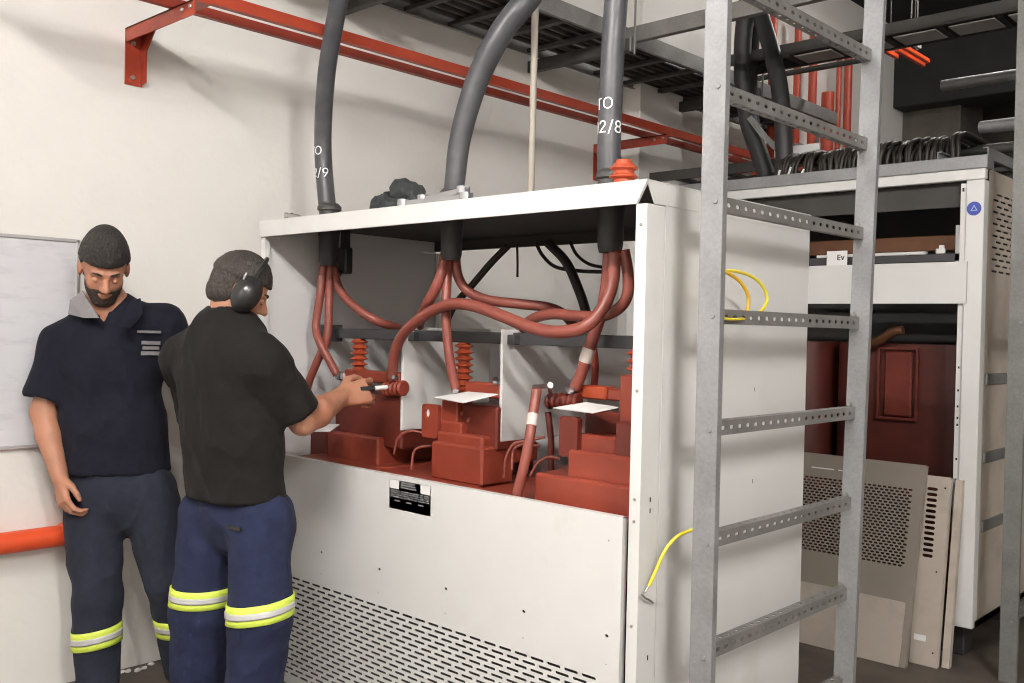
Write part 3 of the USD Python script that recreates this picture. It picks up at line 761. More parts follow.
ring_text('02/9', 0.036, c1, 0.0357, toward - 1.05, c1[2] - 0.016, 'marker_white', s1)

# small black control gear under the roof
t = thing('limit_switch', 'small black switch and bracket hanging under the enclosure roof by the left cable gland', 'switch')
q = np.array((-1.7495, 0.3200, 1.6633))
obj('body', bx(q - (0.03, 0.02, 0.05), q + (0.03, 0.02, 0.06), 0.006), 'rubber_black', t, smooth=False)
obj('bracket', bx(q + (-0.02, -0.01, 0.05), q + (0.02, 0.01, 0.135)), 'rubber_black', t, smooth=False)
obj('lever', tube([q + (0, -0.02, -0.04), q + (-0.03, -0.03, -0.075)], 0.012, 8, smooth=False), 'rubber_black', t)

# ------------------------------------------------------------------ things lying on the roof
t = thing('roof_insulator', 'ribbed orange-red insulator standing on the enclosure roof beside the right cable', 'insulator')
q = (-0.1705, 0.1200, 1.8326)
obj('sheds', ribbed(1.81, 1.885, 0.030, 0.042, 3, q[0], q[1]), 'resin_orange', t, smooth=40)
obj('cap', lathe([(0, 1.884), (0.026, 1.884), (0.022, 1.896), (0, 1.898)], (q[0], q[1], 0)), 'resin_orange', t, smooth=40)
tag(obj('conduit_rod', tube([(-0.8297, 0.4500, 1.8851)[:2] + (1.812,), (-0.8296, 0.4500, 1.8815)[:2] + (2.95,)], 0.0125, 12, smooth=False), 'rod_cream', None, 40), 'slim cream vertical rod rising from the enclosure roof to the cable tray', 'rod')
# rag
q = np.array((-1.1903, 0.1400, 1.8483))
q[2] = 1.81
F = Field(q - (0.22, 0.15, 0.01), q + (0.24, 0.15, 0.2), 0.006)
F.cone(q + (-0.08, 0, 0.022), q + (0.02, 0.02, 0.060), 0.030, 0.040, 0.03)
F.cone(q + (0.02, 0.02, 0.065), q + (0.12, -0.01, 0.016), 0.036, 0.012, 0.03)
F.cone(q + (-0.06, -0.03, 0.02), q + (0.07, -0.03, 0.015), 0.028, 0.014, 0.03)
F.cone(q + (0.0, 0.0, 0.08), q + (0.02, 0.01, 0.105), 0.026, 0.010, 0.02)
F.clip(q, (0, 0, -1))
tag(obj('rag', F.mesh(0.024, (15, 15, 15), 6), 'rag_dark', None, True), 'crumpled dark rag lying on the enclosure roof', 'rag')
# spanners
def spanner(a, b, label, r=0.011):
    a, b = np.array(a, float), np.array(b, float)
    d = unit(b - a)
    t = thing('spanner', label, 'spanner', group='chrome spanners on the enclosure roof')
    n = np.cross((0, 0, 1), d)
    sh = Polygon([(0.0, -0.006), (np.linalg.norm(b - a), -0.008), (np.linalg.norm(b - a), 0.008), (0.0, 0.006)])
    obj('shank', extrude(sh, 0.016, a, d, n), 'chrome', t, smooth=False)
    ring = Polygon([(0.019 * math.cos(x), 0.019 * math.sin(x)) for x in np.linspace(0, 6.283, 19)[:-1]], [[(0.010 * math.cos(x), 0.010 * math.sin(x)) for x in np.linspace(0, 6.283, 13)[:-1]]])
    obj('ring_end', extrude(ring, 0.024, a - (0, 0, 0.002), d, n), 'chrome', t, smooth=False)
    jaw = Polygon([(0.022 * math.cos(x), 0.022 * math.sin(x)) for x in np.linspace(0.5, 5.78, 16)] + [(-0.004, -0.010), (-0.004, 0.010)])
    obj('open_jaw', extrude(jaw.buffer(0), 0.022, b - (0, 0, 0.001), d, n), 'chrome', t, smooth=False)


za = 1.814
qa = np.array((-1.0350, 0.0500, 1.8098))[:2]
spanner((qa[0], 0.022, za), (qa[0] + 0.31, 0.024, za), 'longer chrome spanner along the front roof edge right of the rag')
spanner((qa[0] + 0.06, 0.06, za + 0.014), (qa[0] + 0.29, 0.03, za + 0.022), 'shorter chrome spanner lying behind the longer one on the roof')
t = thing('clamp_fitting', 'small metal clamp lying at the left end of the enclosure roof', 'clamp')
q = np.array((-1.7617, 0.0600, 1.8176))
q[2] = 1.81
obj('screw_body', tube([q + (-0.035, 0, 0.018), q + (-0.005, 0.01, 0.022)], 0.012, 10, smooth=False), 'chrome', t)
obj('clamp_jaw', cat([bx(q + (-0.01, -0.01, 0), q + (0.03, 0.02, 0.026), 0.004), trimesh.convex.convex_hull(np.array([q + (0.03, -0.01, 0), q + (0.03, 0.02, 0), q + (0.03, -0.01, 0.024), q + (0.03, 0.02, 0.024), q + (0.085, 0.0, 0.001), q + (0.085, 0.012, 0.001)]))]), 'steel_bolt', t, smooth=False)
obj('wing_screw', bx(q + (-0.045, -0.004, 0), q + (-0.035, 0.012, 0.036), 0.003), 'chrome', t, smooth=False)

# ================================================================== CABLE LADDERS
LEAN = 0.045


def rail_channel(x0, y, z0, z1, inward, lean=0.0, w=0.066):
    """U-channel upright: web across x, flanges towards inward (+-y); lean shifts it along y with height."""
    s = inward
    ch = Polygon([(0, 0), (w, 0), (w, s * 0.022), (w - 0.003, s * 0.022), (w - 0.003, s * 0.003), (0.003, s * 0.003), (0.003, s * 0.022), (0, s * 0.022)])
    m = extrude(ch.buffer(0), z1 - z0, (x0, y, z0), (1, 0, 0), (0, 1, 0))
    v = np.array(m.vertices)
    v[:, 1] += (v[:, 2] - 1.45) * lean
    return trimesh.Trimesh(v, m.faces, process=False)


def rung_mesh(x0, ya, yb, z, punched=True):
    ln = yb - ya
    web = Polygon([(0, 0), (ln, 0), (ln, 0.040), (0, 0.040)], [slot(0.04 + i * (ln - 0.08) / 19, 0.020, 0.020, 0.011).exterior.coords for i in range(20)] if punched else [])
    m = [extrude(web, 0.0025, (x0 + 0.030, ya, z - 0.02), (0, 1, 0), (0, 0, 1))]
    top = Polygon([(0, 0), (ln, 0), (ln, 0.030), (0, 0.030)], [slot(0.04 + i * (ln - 0.08) / 19, 0.015, 0.018, 0.010).exterior.coords for i in range(20)] if punched else [])
    m.append(extrude(top, 0.0025, (x0, ya, z + 0.0175), (0, 1, 0), (-1, 0, 0)))
    m[-1].apply_translation((0.030, 0, 0.0))
    m.append(extrude(top, 0.0025, (x0 + 0.030, ya, z - 0.0175), (0, 1, 0), (-1, 0, 0)))
    return cat(m)


def cable_ladder(x0, ya, yb, z0, z1, zs, label, m='galvanised'):
    t = thing('cable_ladder', label, 'cable ladder')
    obj('rail', rail_channel(x0, ya, z0, z1, 1), m, t, smooth=False)
    obj('rail', rail_channel(x0, yb, z0, z1, 1, LEAN), m, t, smooth=False)
    yb0 = yb
    for z in zs:
        yb = yb0 + (z - 1.45) * LEAN
        r = obj('rung', rung_mesh(x0, ya + 0.004, yb - 0.001, z), m if m != 'galvanised' else 'galvanised_rung', t, smooth=False)
        obj('rung_bolt', bolt_mesh((x0 + 0.015, yb - 0.004, z + 0.028), (0, -1, 0), 0.008, 0.006), 'steel_bolt', r)
        obj('rung_bolt', bolt_mesh((x0 + 0.045, ya - 0.0005, z), (0, -1, 0), 0.007, 0.004), 'galvanised', r)
    return t


galvanised('galvanised_rung', (0.26, 0.25, 0.24), 0.5, 0.4)
LX = 0.135
cable_ladder(LX, 0.05, 0.985, 0.0, 3.6, [1.445 + 0.298 * k for k in range(-4, 7)], 'tall galvanised cable ladder standing upright beside the near enclosure')
cable_ladder(0.30, 2.13, 2.98, 0.0, 3.4, [0.25, 1.47, 2.6], 'cable ladder upright cut by the right edge of the photo', 'galvanised_dull')

# yellow wires on the ladder
t = thing('yellow_coil', 'coiled yellow and orange wire looped over a ladder rung', 'wire')
Z0 = 0.115
obj('yellow_strand', tube([(0.1350, 0.1712, 1.4423), (0.1350, 0.2456, 1.4412), (0.1350, 0.3336, 1.4546), (0.1300, 0.4053, 1.4739), (0.1250, 0.4364, 1.5100), (0.1200, 0.4021, 1.5494), (0.1150, 0.3294, 1.5716), (0.1100, 0.2281, 1.5743), (0.1100, 0.1561, 1.5455)], 0.0048, 10), 'yellow_wire', t, True)
obj('orange_strand', tube([(0.1450, 0.1645, 1.4504), (0.1450, 0.2713, 1.4503), (0.1420, 0.2975, 1.4763), (0.1400, 0.2995, 1.5073), (0.1370, 0.2699, 1.5397), (0.1330, 0.2162, 1.5620), (0.1300, 0.1685, 1.5676), (0.1300, 0.1137, 1.5375)], 0.0052, 10), 'yellow_orange_wire', t, True)
obj('yellow_strand', tube([(0.1800, 0.0855, 1.4486), (0.1800, 0.1214, 1.4389), (0.1800, 0.2102, 1.4409)], 0.004, 8), 'yellow_wire', t, True)
obj('wire_tie', tube([(0.1470, 0.2619, 1.4584), (0.1470, 0.2739, 1.4392)], 0.008, 10, smooth=False), 'rubber_black', t)
t = thing('earth_wire', 'yellow earth wire with a bare frayed end against the enclosure side', 'wire')
obj('sheath', tube([(0.1340, 0.1076, 0.8794), (0.1000, 0.1325, 0.8652), (0.0800, 0.1342, 0.8591), (0.0550, 0.1040, 0.8428), (0.0400, 0.0696, 0.8097), (0.0300, 0.0434, 0.7602), (0.0200, 0.0222, 0.7131)], 0.0048, 10), 'yellow_wire', t, True)
obj('bare_end', tube([(0.0200, 0.0221, 0.7158), (0.0160, 0.0099, 0.6982), (0.0140, -0.0010, 0.6944), (0.0140, 0.0135, 0.6809), (0.0120, 0.0354, 0.6709), (0.0100, 0.0577, 0.6579)], 0.003, 8), 'steel_bolt', t, True)

# ================================================================== FAR ENCLOSURE
X2L, X2R, Y2, Y2B, Z2B, Z2T = -1.72, 0.155, 2.25, 3.25, 0.15, 2.135
en2 = thing('far_enclosure', 'second white steel enclosure behind the ladder with a blue round sticker on its post', 'electrical cabinet')
W2 = 'cabinet_white'
obj('front_post', bx((X2R - 0.075, Y2, Z2B), (X2R, Y2 + 0.06, Z2T - 0.05), 0.003), W2, en2, smooth=False)
obj('front_post', bx((X2L, Y2, Z2B), (X2L + 0.07, Y2 + 0.06, Z2T - 0.05), 0.003), W2, en2, smooth=False)
obj('post_flange', bx((X2R - 0.10, Y2 + 0.012, Z2B + 0.02), (X2R - 0.076, Y2 + 0.03, Z2T - 0.06)), W2, en2, smooth=False)
obj('front_header', bx((X2L, Y2 - 0.004, Z2T - 0.048), (X2R + 0.003, Y2 + 0.03, Z2T - 0.002), 0.003), W2, en2, smooth=False)
obj('roof_trim', bx((X2L, Y2 - 0.010, Z2T - 0.002), (X2R + 0.012, Y2 + 0.08, Z2T + 0.055), 0.003), 'galvanised', en2, smooth=False)
obj('roof_sheet', bx((X2L, Y2 + 0.05, Z2T - 0.01), (X2R - 0.02, Y2B, Z2T - 0.004)), 'interior_shade', en2, smooth=False)
obj('header_liner', bx((X2L + 0.07, Y2 + 0.05, 1.98), (X2R - 0.10, Y2 + 0.06, Z2T - 0.02)), 'interior_shade', en2, smooth=False)  # dark colour paints the shade in the gap under the header
rows = []
for r_ in range(14):
    for c_ in range(7):
        rows.append(slot(0.16 + c_ * 0.10 + (0.05 if r_ % 2 else 0), 1.70 + r_ * 0.026 - Z2B, 0.075, 0.009).exterior.coords)
sp = Polygon([(0.062, 0), (Y2B - Y2, 0), (Y2B - Y2, Z2T - Z2B), (0.062, Z2T - Z2B)], rows)
obj('side_panel', extrude(sp, 0.003, (X2R - 0.003, Y2, Z2B), (0, 1, 0), (0, 0, 1)), 'vent_cream', en2, smooth=False)
for zz in (1.20, 0.86, 0.56):
    obj('side_rib', bx((X2R + 0.001, Y2 + 0.07, zz), (X2R + 0.012, Y2 + 0.36, zz + 0.05), 0.003), 'galvanised_dull', en2, smooth=False)
obj('back_panel', bx((X2L, Y2B - 0.004, Z2B), (X2R, Y2B, Z2T - 0.01)), 'interior_shade', en2, smooth=False)  # inner faces coloured near-black to paint the shade in here
obj('side_panel', bx((X2L, Y2 + 0.06, Z2B), (X2L + 0.003, Y2B, Z2T - 0.01)), 'interior_shade', en2, smooth=False)
obj('floor_pan', bx((X2L, Y2 + 0.03, Z2B), (X2R, Y2B, Z2B + 0.03)), 'interior_shade', en2, smooth=False)
for x in (X2L + 0.1, X2R - 0.12):
    for y in (Y2 + 0.15, Y2B - 0.15):
        obj('foot', bx((x - 0.06, y - 0.06, 0), (x + 0.06, y + 0.06, Z2B), 0.005), 'rubber_black', en2, smooth=False)
obj('cover_strip', bx((-1.2, Y2 - 0.006, 1.553), (X2R - 0.062, Y2 - 0.003, 1.735)), W2, en2, smooth=False, label='white horizontal cover strip')
obj('cover_strip_edge', bx((X2R - 0.062, Y2 - 0.006, 1.553), (X2R - 0.059, Y2 + 0.02, 1.735)), 'steel_bolt', en2, smooth=False)
obj('cross_beam', bx((-1.5, Y2 + 0.05, 1.74), (X2R - 0.08, Y2 + 0.10, 1.778), 0.003), 'busbar_black', en2, smooth=False)
obj('copper_bar', bx((-0.9, Y2 + 0.16, 1.80), (X2R - 0.12, Y2 + 0.19, 1.87), 0.003), 'copper_bar', en2, smooth=False)
obj('white_strip', bx((-0.62, Y2 + 0.045, 1.776), (-0.10, Y2 + 0.07, 1.790), 0.002), W2, en2, smooth=False)
obj('fuse_clip', cat([bx((-0.06, Y2 + 0.05, 1.778), (-0.02, Y2 + 0.07, 1.80), 0.003), bx((-0.045, Y2 + 0.05, 1.80), (-0.025, Y2 + 0.065, 1.815))]), W2, en2, smooth=False)
lb = obj('small_label', bx((-0.555, Y2 + 0.02, 1.735), (-0.455, Y2 + 0.024, 1.805)), 'paper_white', en2, smooth=False)
obj('label_text', text_on('Eᵥ'.replace('ᵥ', 'v'), 0.024, 0.001, (-0.505, Y2 + 0.0195, 1.762), (1, 0, 0), (0, 0, 1), True), 'rubber_black', lb, smooth=False)
obj('hanger_plate', bx((0.025, Y2 + 0.05, 1.74), (X2R - 0.09, Y2 + 0.06, 1.90)), 'cabinet_grey', en2, smooth=False)
obj('post_slot', bx((X2R - 0.094, Y2 + 0.010, 2.04), (X2R - 0.086, Y2 + 0.013, 2.056)), 'rubber_black', en2, smooth=False)
for zz in (1.27, 1.17, 1.10, 1.05, 1.02, 0.87, 0.78, 0.75, 0.65, 0.60, 0.35):
    obj('post_hole', bx((X2R - 0.092, Y2 + 0.010, zz), (X2R - 0.085, Y2 + 0.013, zz + 0.01)), 'rubber_black', en2, smooth=False)
st = obj('round_sticker', lathe([(0, 0), (0.030, 0), (0.030, 0.001), (0, 0.001)], (X2R - 0.040, Y2 - 0.0005, 1.962), (0, -1, 0), 28), 'sticker_blue', en2, smooth=False, label='blue round sticker with triangle outline')
tri = Polygon([(-0.015, -0.010), (0.015, -0.010), (0, 0.017)])
obj('triangle_outline', extrude(Polygon(tri.exterior.coords, [tri.buffer(-0.0035, join_style=2).exterior.coords]), 0.0006, (X2R - 0.040, Y2 - 0.0016, 1.962), (1, 0, 0), (0, 0, 1)), 'sticker_line', st, smooth=False)

# dark red winding in the far enclosure
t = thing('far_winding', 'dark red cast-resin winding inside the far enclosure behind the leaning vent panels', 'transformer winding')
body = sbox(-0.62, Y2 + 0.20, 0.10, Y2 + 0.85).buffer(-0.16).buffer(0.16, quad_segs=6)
obj('winding_body', extrude(body, 1.12, (0, 0, 0.25), (1, 0, 0), (0, 1, 0)), 'resin_shaded', t, smooth=35)
obj('winding_body', extrude(affinity.translate(body, -0.76, 0), 1.12, (0, 0, 0.25), (1, 0, 0), (0, 1, 0)), 'resin_shaded', t, smooth=35)
obj('tap_panel', boxc((-0.3278, 2.4300, 1.0286), (-0.1996, 2.4300, 1.3333), 0.04, 0.006), 'resin_dark', t, smooth=False)
fr = sbox(-0.095, -0.17, 0.095, 0.17)
qq = np.array((-0.2611, 2.4250, 1.1828))
obj('tap_frame', extrude(Polygon(fr.exterior.coords, [fr.buffer(-0.010, join_style=2).exterior.coords]), 0.012, qq + (0, 0.005, 0), (1, 0, 0), (0, 0, 1)), 'resin_dark', t, smooth=False)
obj('terminal_lug', tube([(-0.3971, 2.4000, 1.3605), (-0.3316, 2.3800, 1.3859), (-0.2633, 2.3600, 1.4248), (-0.2172, 2.3600, 1.4349)], 0.022, 12), 'copper_bar', t, True)

# leaning vent panels
def leaning(pb, w, h, lean_y, label, rows_, m_='vent_cream', name='vent_panel'):
    """A flanged sheet standing on the floor at pb, width w along +x, leaning back by lean_y at height h."""
    t = thing(name, label, 'panel', group='loose vent panels leaning on the far enclosure')
    up = unit((0, lean_y, h))
    ln = math.hypot(lean_y, h)
    U = np.array((1.0, 0, 0))
    sh = Polygon([(0, 0), (w, 0), (w, ln), (0, ln)], [s_.exterior.coords for s_ in rows_])
    n = np.cross(U, up)
    obj('sheet', extrude(sh, 0.003, pb, U, up), m_, t, smooth=False)
    fl = [extrude(sbox(0, 0, 0.004, ln), 0.028, np.array(pb) - n * 0.028, U, up), extrude(sbox(w - 0.004, 0, w, ln), 0.028, np.array(pb) - n * 0.028, U, up), extrude(sbox(0, ln - 0.004, w, ln), 0.028, np.array(pb) - n * 0.028, U, up)]
    for f_ in fl:
        obj('flange', f_, m_, t, smooth=False)
    return t, U, up, n, ln


rws = []
for r_ in range(26):
    for c_ in range(22):
        rws.append(slot(0.05 + c_ * 0.0230 + (0.0115 if r_ % 2 else 0), 0.42 + r_ * 0.0132, 0.0185, 0.0085))
pb = (-0.625, 1.985, 0.0)
t, U, up, n, ln = leaning(pb, 0.60, 0.845, 0.18, 'wide loose vent panel with a perforated upper half leaning on the far enclosure', rws, 'vent_shaded')
obj('lower_skirt', extrude(sbox(0.0, 0.0, 0.575, 0.27), 0.010, np.array(pb) + n * 0.003, U, up), 'vent_cream', t, smooth=False)  # paler sheet paints the light falling on the panel's lower part
for k in range(2):
    obj('panel_crease', extrude(sbox(0.08 + 0.13 * k, 0.795, 0.19 + 0.13 * k, 0.800), 0.002, np.array(pb) + n * 0.0015, U, up), 'paper_white', t, smooth=False)
rws = []
for r_ in range(13):
    rws.append(slot(0.042, 0.78 - r_ * 0.024 - 0.03, 0.045, 0.014))
pb = (-0.045, 2.085, 0.0)
t, U, up, n, ln = leaning(pb, 0.115, 0.80, 0.11, 'narrow loose vent panel with a column of short louvre slots', rws)
obj('white_label', extrude(sbox(0.012, 0.10, 0.062, 0.125), 0.001, np.array(pb) + n * 0.003, U, up), 'paper_white', t, smooth=False)
for (u, v) in ((0.095, 0.76), (0.085, 0.40), (0.095, 0.06)):
    obj('rivet', bolt_mesh(np.array(pb) + U * u + up * v + n * 0.003, n, 0.004, 0.003), 'rubber_black', t)
pb = (0.078, 2.12, 0.0)
leaning(pb, 0.030, 0.79, 0.11, 'slim loose metal strip leaning rightmost on the far enclosure', [], 'vent_cream', 'metal_strip')

# ================================================================== RED SUPPORT BRACKETS AND RAILS
t = thing('red_cable_support', 'red steel support rails on wall brackets running along the long wall', 'cable support')
ZB = 2.556
for k, yb in enumerate((-0.405, 2.575, 5.40)):
    b = obj('wall_bracket', cat([
        bx((WX, yb, 2.335), (WX + 0.006, yb + 0.070, ZB)), bx((WX, yb + 0.064, 2.345), (WX + 0.045, yb + 0.070, ZB)),
        bx((WX, yb, ZB - 0.006), (-1.70, yb + 0.070, ZB)), bx((WX, yb, ZB - 0.055), (-1.70, yb + 0.006, ZB)),
        extrude(Polygon([(0, 0), (0.13, 0), (0, -0.13)]), 0.005, (WX, yb + 0.070, ZB), (1, 0, 0), (0, 0, 1))]), 'red_paint', t, smooth=False)
    for zz in (2.365, 2.50):
        obj('anchor_bolt', bolt_mesh((WX + 0.006, yb + 0.03, zz), (1, 0, 0), 0.010, 0.010), 'steel_bolt', b)
    for xx in (-1.78, -1.72):
        obj('rail_bolt', bolt_mesh((xx, yb - 0.001, ZB - 0.025), (0, -1, 0), 0.009, 0.008), 'steel_bolt', b)
for (x, m_, z0, z1) in ((-1.70, 'red_paint', ZB, ZB + 0.044), (-1.85, 'dark_red_paint', ZB, ZB + 0.034)):
    an = Polygon([(0, 0), (-0.03, 0), (-0.03, 0.004), (-0.004, 0.004), (-0.004, z1 - z0), (0, z1 - z0)])
    obj('rail', extrude(an, 7.6, (x, 6.6, z0), (1, 0, 0), (0, 0, 1)), m_, t, smooth=False)

# whiteboard
t = thing('whiteboard', 'white marker board with grey frame on the wall behind the left worker', 'whiteboard')
yb0, yb1, zb0, zb1 = -1.75, -0.575, 0.917, 1.705
obj('writing_surface', bx((WX + 0.004, yb0, zb0), (WX + 0.012, yb1, zb1)), 'board_white', t, smooth=False)
for a, b in (((yb0, zb1 - 0.014), (yb1, zb1)), ((yb0, zb0), (yb1, zb0 + 0.014)), ((yb0, zb0), (yb0 + 0.014, zb1)), ((yb1 - 0.014, zb0), (yb1, zb1))):
    obj('frame_strip', bx((WX + 0.001, a[0], a[1]), (WX + 0.018, b[0], b[1]), 0.003), 'board_frame', t, smooth=False)
# red pipe
t = thing('red_pipe', 'bright red pipe running low along the wall to the left worker', 'pipe')
obj('pipe_run', tube([(WX + 0.055, -3.2, 0.585), (WX + 0.055, -0.74, 0.585), (WX + 0.055, -0.66, 0.585), (WX + 0.03, -0.618, 0.585), (WX + 0.002, -0.61, 0.585)], 0.040, 20, k=6), 'pipe_red', t, True)
for y in (-2.6, -1.4):
    obj('pipe_clip', bx((WX, y, 0.53), (WX + 0.10, y + 0.025, 0.54), 0.002), 'steel_bolt', t, smooth=False)
# debris along the wall foot
rng = random.Random(11)
DEB = [(-2.2008, -0.3925, 0.0050), (-2.1901, -0.3731, 0.0050), (-2.1740, -0.3396, 0.0050), (-2.1793, -0.3121, 0.0050), (-2.2037, -0.2706, 0.0050)]
for k, d in enumerate(DEB):
    m = trimesh.creation.icosphere(1, 0.008 + 0.004 * rng.random())
    m.apply_scale((1, 1.3, 0.7))
    m.vertices += (meshkit.noise(np.array(m.vertices) * 120, k)[:, None] - 0.5) * 0.006
    m.apply_translation((d[0], d[1], 0.005))
    tag(obj('plaster_chip', m, 'paper_white', None, False), 'pale plaster chip at the wall foot between the workers, %s from the left' % ORD[k], 'debris')

# ================================================================== OVERHEAD TRAYS
def tray_y(name_label, xa, xb, z, y0, y1, rail_h=0.07, step=0.30, m='galvanised_dull', rung_m='galvanised_dark', cables=0, seed=1):
    t = thing('cable_tray', name_label, 'cable tray')
    for x, s in ((xa, 1), (xb, -1)):
        ch = Polygon([(0, 0), (s * 0.022, 0), (s * 0.022, 0.004), (s * 0.004, 0.004), (s * 0.004, rail_h - 0.004), (s * 0.022, rail_h - 0.004), (s * 0.022, rail_h), (0, rail_h)])
        obj('side_rail', extrude(ch.buffer(0), y1 - y0, (x, y1, z), (1, 0, 0), (0, 0, 1)), m, t, smooth=False)
    y = y0 + 0.15
    while y < y1:
        obj('rung', bx((xa + 0.004, y, z + 0.008), (xb - 0.004, y + 0.04, z + 0.03), 0.002), rung_m, t, smooth=False)
        y += step
    return t


def tray_x(name_label, ya, yb, z, x0, x1, rail_h=0.07, step=0.30, m='galvanised_dull', rung_m='galvanised_dark'):
    t = thing('cable_tray', name_label, 'cable tray')
    for y, s in ((ya, 1), (yb, -1)):
        ch = Polygon([(0, 0), (s * 0.022, 0), (s * 0.022, 0.004), (s * 0.004, 0.004), (s * 0.004, rail_h - 0.004), (s * 0.022, rail_h - 0.004), (s * 0.022, rail_h), (0, rail_h)])
        obj('side_rail', extrude(ch.buffer(0), x1 - x0, (x0, y, z), (0, 1, 0), (0, 0, 1)), m, t, smooth=False)
    x = x0 + 0.15
    while x < x1:
        obj('rung', bx((x, ya + 0.004, z + 0.008), (x + 0.04, yb - 0.004, z + 0.03), 0.002), rung_m, t, smooth=False)
        x += step
    return t


tray_y('galvanised cable tray running along the wall above the red rails', -2.16, -1.60, 2.94, -0.4, 4.6, 0.085, m='galvanised_rung')
# trays that cross the room
tag(obj('support_channel', extrude(Polygon([(0, 0), (0.041, 0), (0.041, 0.004), (0.004, 0.004), (0.004, 0.076), (0.041, 0.076), (0.041, 0.08), (0, 0.08)]), 4.6, (-1.60, 2.02, 2.935), (0, 1, 0), (0, 0, 1)), 'galvanised_rung', None, False), 'galvanised channel crossing the room just behind the right supply cable', 'channel')
tray_x('dark cable tray with grey cover sheets crossing the room above the far enclosure', 2.80, 3.08, 2.955, -1.55, 3.6, 0.06, 0.275, 'galvanised_dark')
tray_x('low dark cable tray crossing behind the near enclosure roof', 2.98, 3.45, 2.36, -2.1, -0.75, 0.06, 0.35, 'galvanised_dark')
tray_y('narrow cable tray lying on the right edge of the far enclosure roof', -0.10, 0.12, 2.20, 2.40, 5.8, 0.05, 0.30, 'galvanised')
# tray cover sheets
for k in range(8):
    x = -1.04 + 0.275 * k
    tag(obj('tray_cover', bx((x, 2.83, 2.944), (x + 0.213, 3.00, 2.950)), 'tray_sheet', None, False), 'flat grey cover sheet under the crossing tray, %s from its left end' % ORD[k], 'cover sheet')
# cables lying on the wall tray
rng = np.random.default_rng(4)
for k in range(7):
    x = -2.10 + 0.065 * k
    pts = [(x + rng.uniform(-0.012, 0.012), y, 2.992 + rng.uniform(0, 0.012)) for y in np.linspace(-0.5, 4.7, 9)]
    tag(obj('tray_cable', tube(pts, 0.024, 10, k=4), 'cable_brown', None, True), 'dark cable along the wall tray, %s from the wall' % ORD[k], 'cable')
for k in range(6):
    y = 2.85 + 0.036 * k
    pts = [(x, y + rng.uniform(-0.012, 0.012), 3.012 + rng.uniform(0, 0.01)) for x in np.linspace(-1.5, 3.5, 8)]
    tag(obj('tray_cable', tube(pts, 0.015, 10, k=4), 'cable_brown', None, True), 'dark cable in the tray with cover sheets, %s from its front rail' % ORD[k], 'cable')
# cantilever arms carrying the wall tray
for y, w in ((0.62, 'nearest the left supply cable'), (1.95, 'behind the right supply cable'), (3.3, 'hidden deep behind the ladder')):
    t = thing('cantilever_bracket', 'dark steel cantilever arm under the wall tray, ' + w, 'bracket')
    obj('arm', bx((WX, y, 2.87), (-1.52, y + 0.041, 2.935), 0.003), 'galvanised_dark', t, smooth=False)
    obj('end_cap', bx((-1.52, y - 0.004, 2.862), (-1.508, y + 0.045, 2.94), 0.003), 'galvanised_dull', t, smooth=False)
    obj('hanger_rod', tube([(-1.50, y + 0.02, 2.85), (-1.50, y + 0.02, 4.4)], 0.006, 8, smooth=False), 'galvanised_dull', t)

# cables that enter the far enclosure
S2 = [([(-0.9654, 2.6000, 2.1723), (-0.9656, 2.6000, 2.3851), (-1.0011, 2.6200, 2.6598), (-1.0700, 2.6600, 2.8943), (-1.1985, 2.7500, 3.1594), (-1.3790, 2.9000, 3.4654)], 0.046, 'thick dark cable dropping into the far enclosure roof between the ladder rails'),
      ([(-1.1363, 2.7500, 2.2599), (-1.2028, 2.7500, 2.4338), (-1.2704, 2.7500, 2.6105), (-1.3086, 2.7500, 2.8421), (-1.3150, 2.7500, 3.0697), (-1.2896, 2.7500, 3.2905), (-1.2502, 2.7500, 3.4502)], 0.050, 'thick dark bundled cable just right of the left ladder rail'),
      ([(-1.2178, 2.9500, 2.2350), (-1.3221, 2.9500, 2.5353), (-1.3614, 2.9500, 2.7741), (-1.3631, 2.9500, 3.0668), (-1.3258, 2.9500, 3.3509)], 0.034, 'dark cable behind the bundled cable by the left ladder rail')]
for pts, r, lab in S2:
    tag(obj('dark_supply_cable', tube(pts, r, 16), 'rubber_black', None, True), lab, 'cable', 'thick dark cables into the far enclosure')
tag(obj('strut', tube([(-1.2297, 2.7000, 2.6077), (-1.1466, 2.7000, 2.5029), (-1.0721, 2.7000, 2.4283), (-1.0417, 2.7000, 2.4085)], 0.022, 4, smooth=False), 'galvanised_dull', None, False), 'short galvanised strut leaning among the dark cables', 'strut')
t = thing('junction_plate', 'small pale bracket plate above the hanging control cables', 'bracket')
q = np.array((-0.9264, 2.7500, 2.4033))
obj('plate', bx(q - (0.09, 0.01, 0.028), q + (0.09, 0.01, 0.028), 0.003), 'cabinet_grey', t, smooth=False)
obj('arm', bx(q + (-0.07, 0.01, 0.02), q + (-0.03, 0.30, 0.045), 0.003), 'galvanised_dull', t, smooth=False)

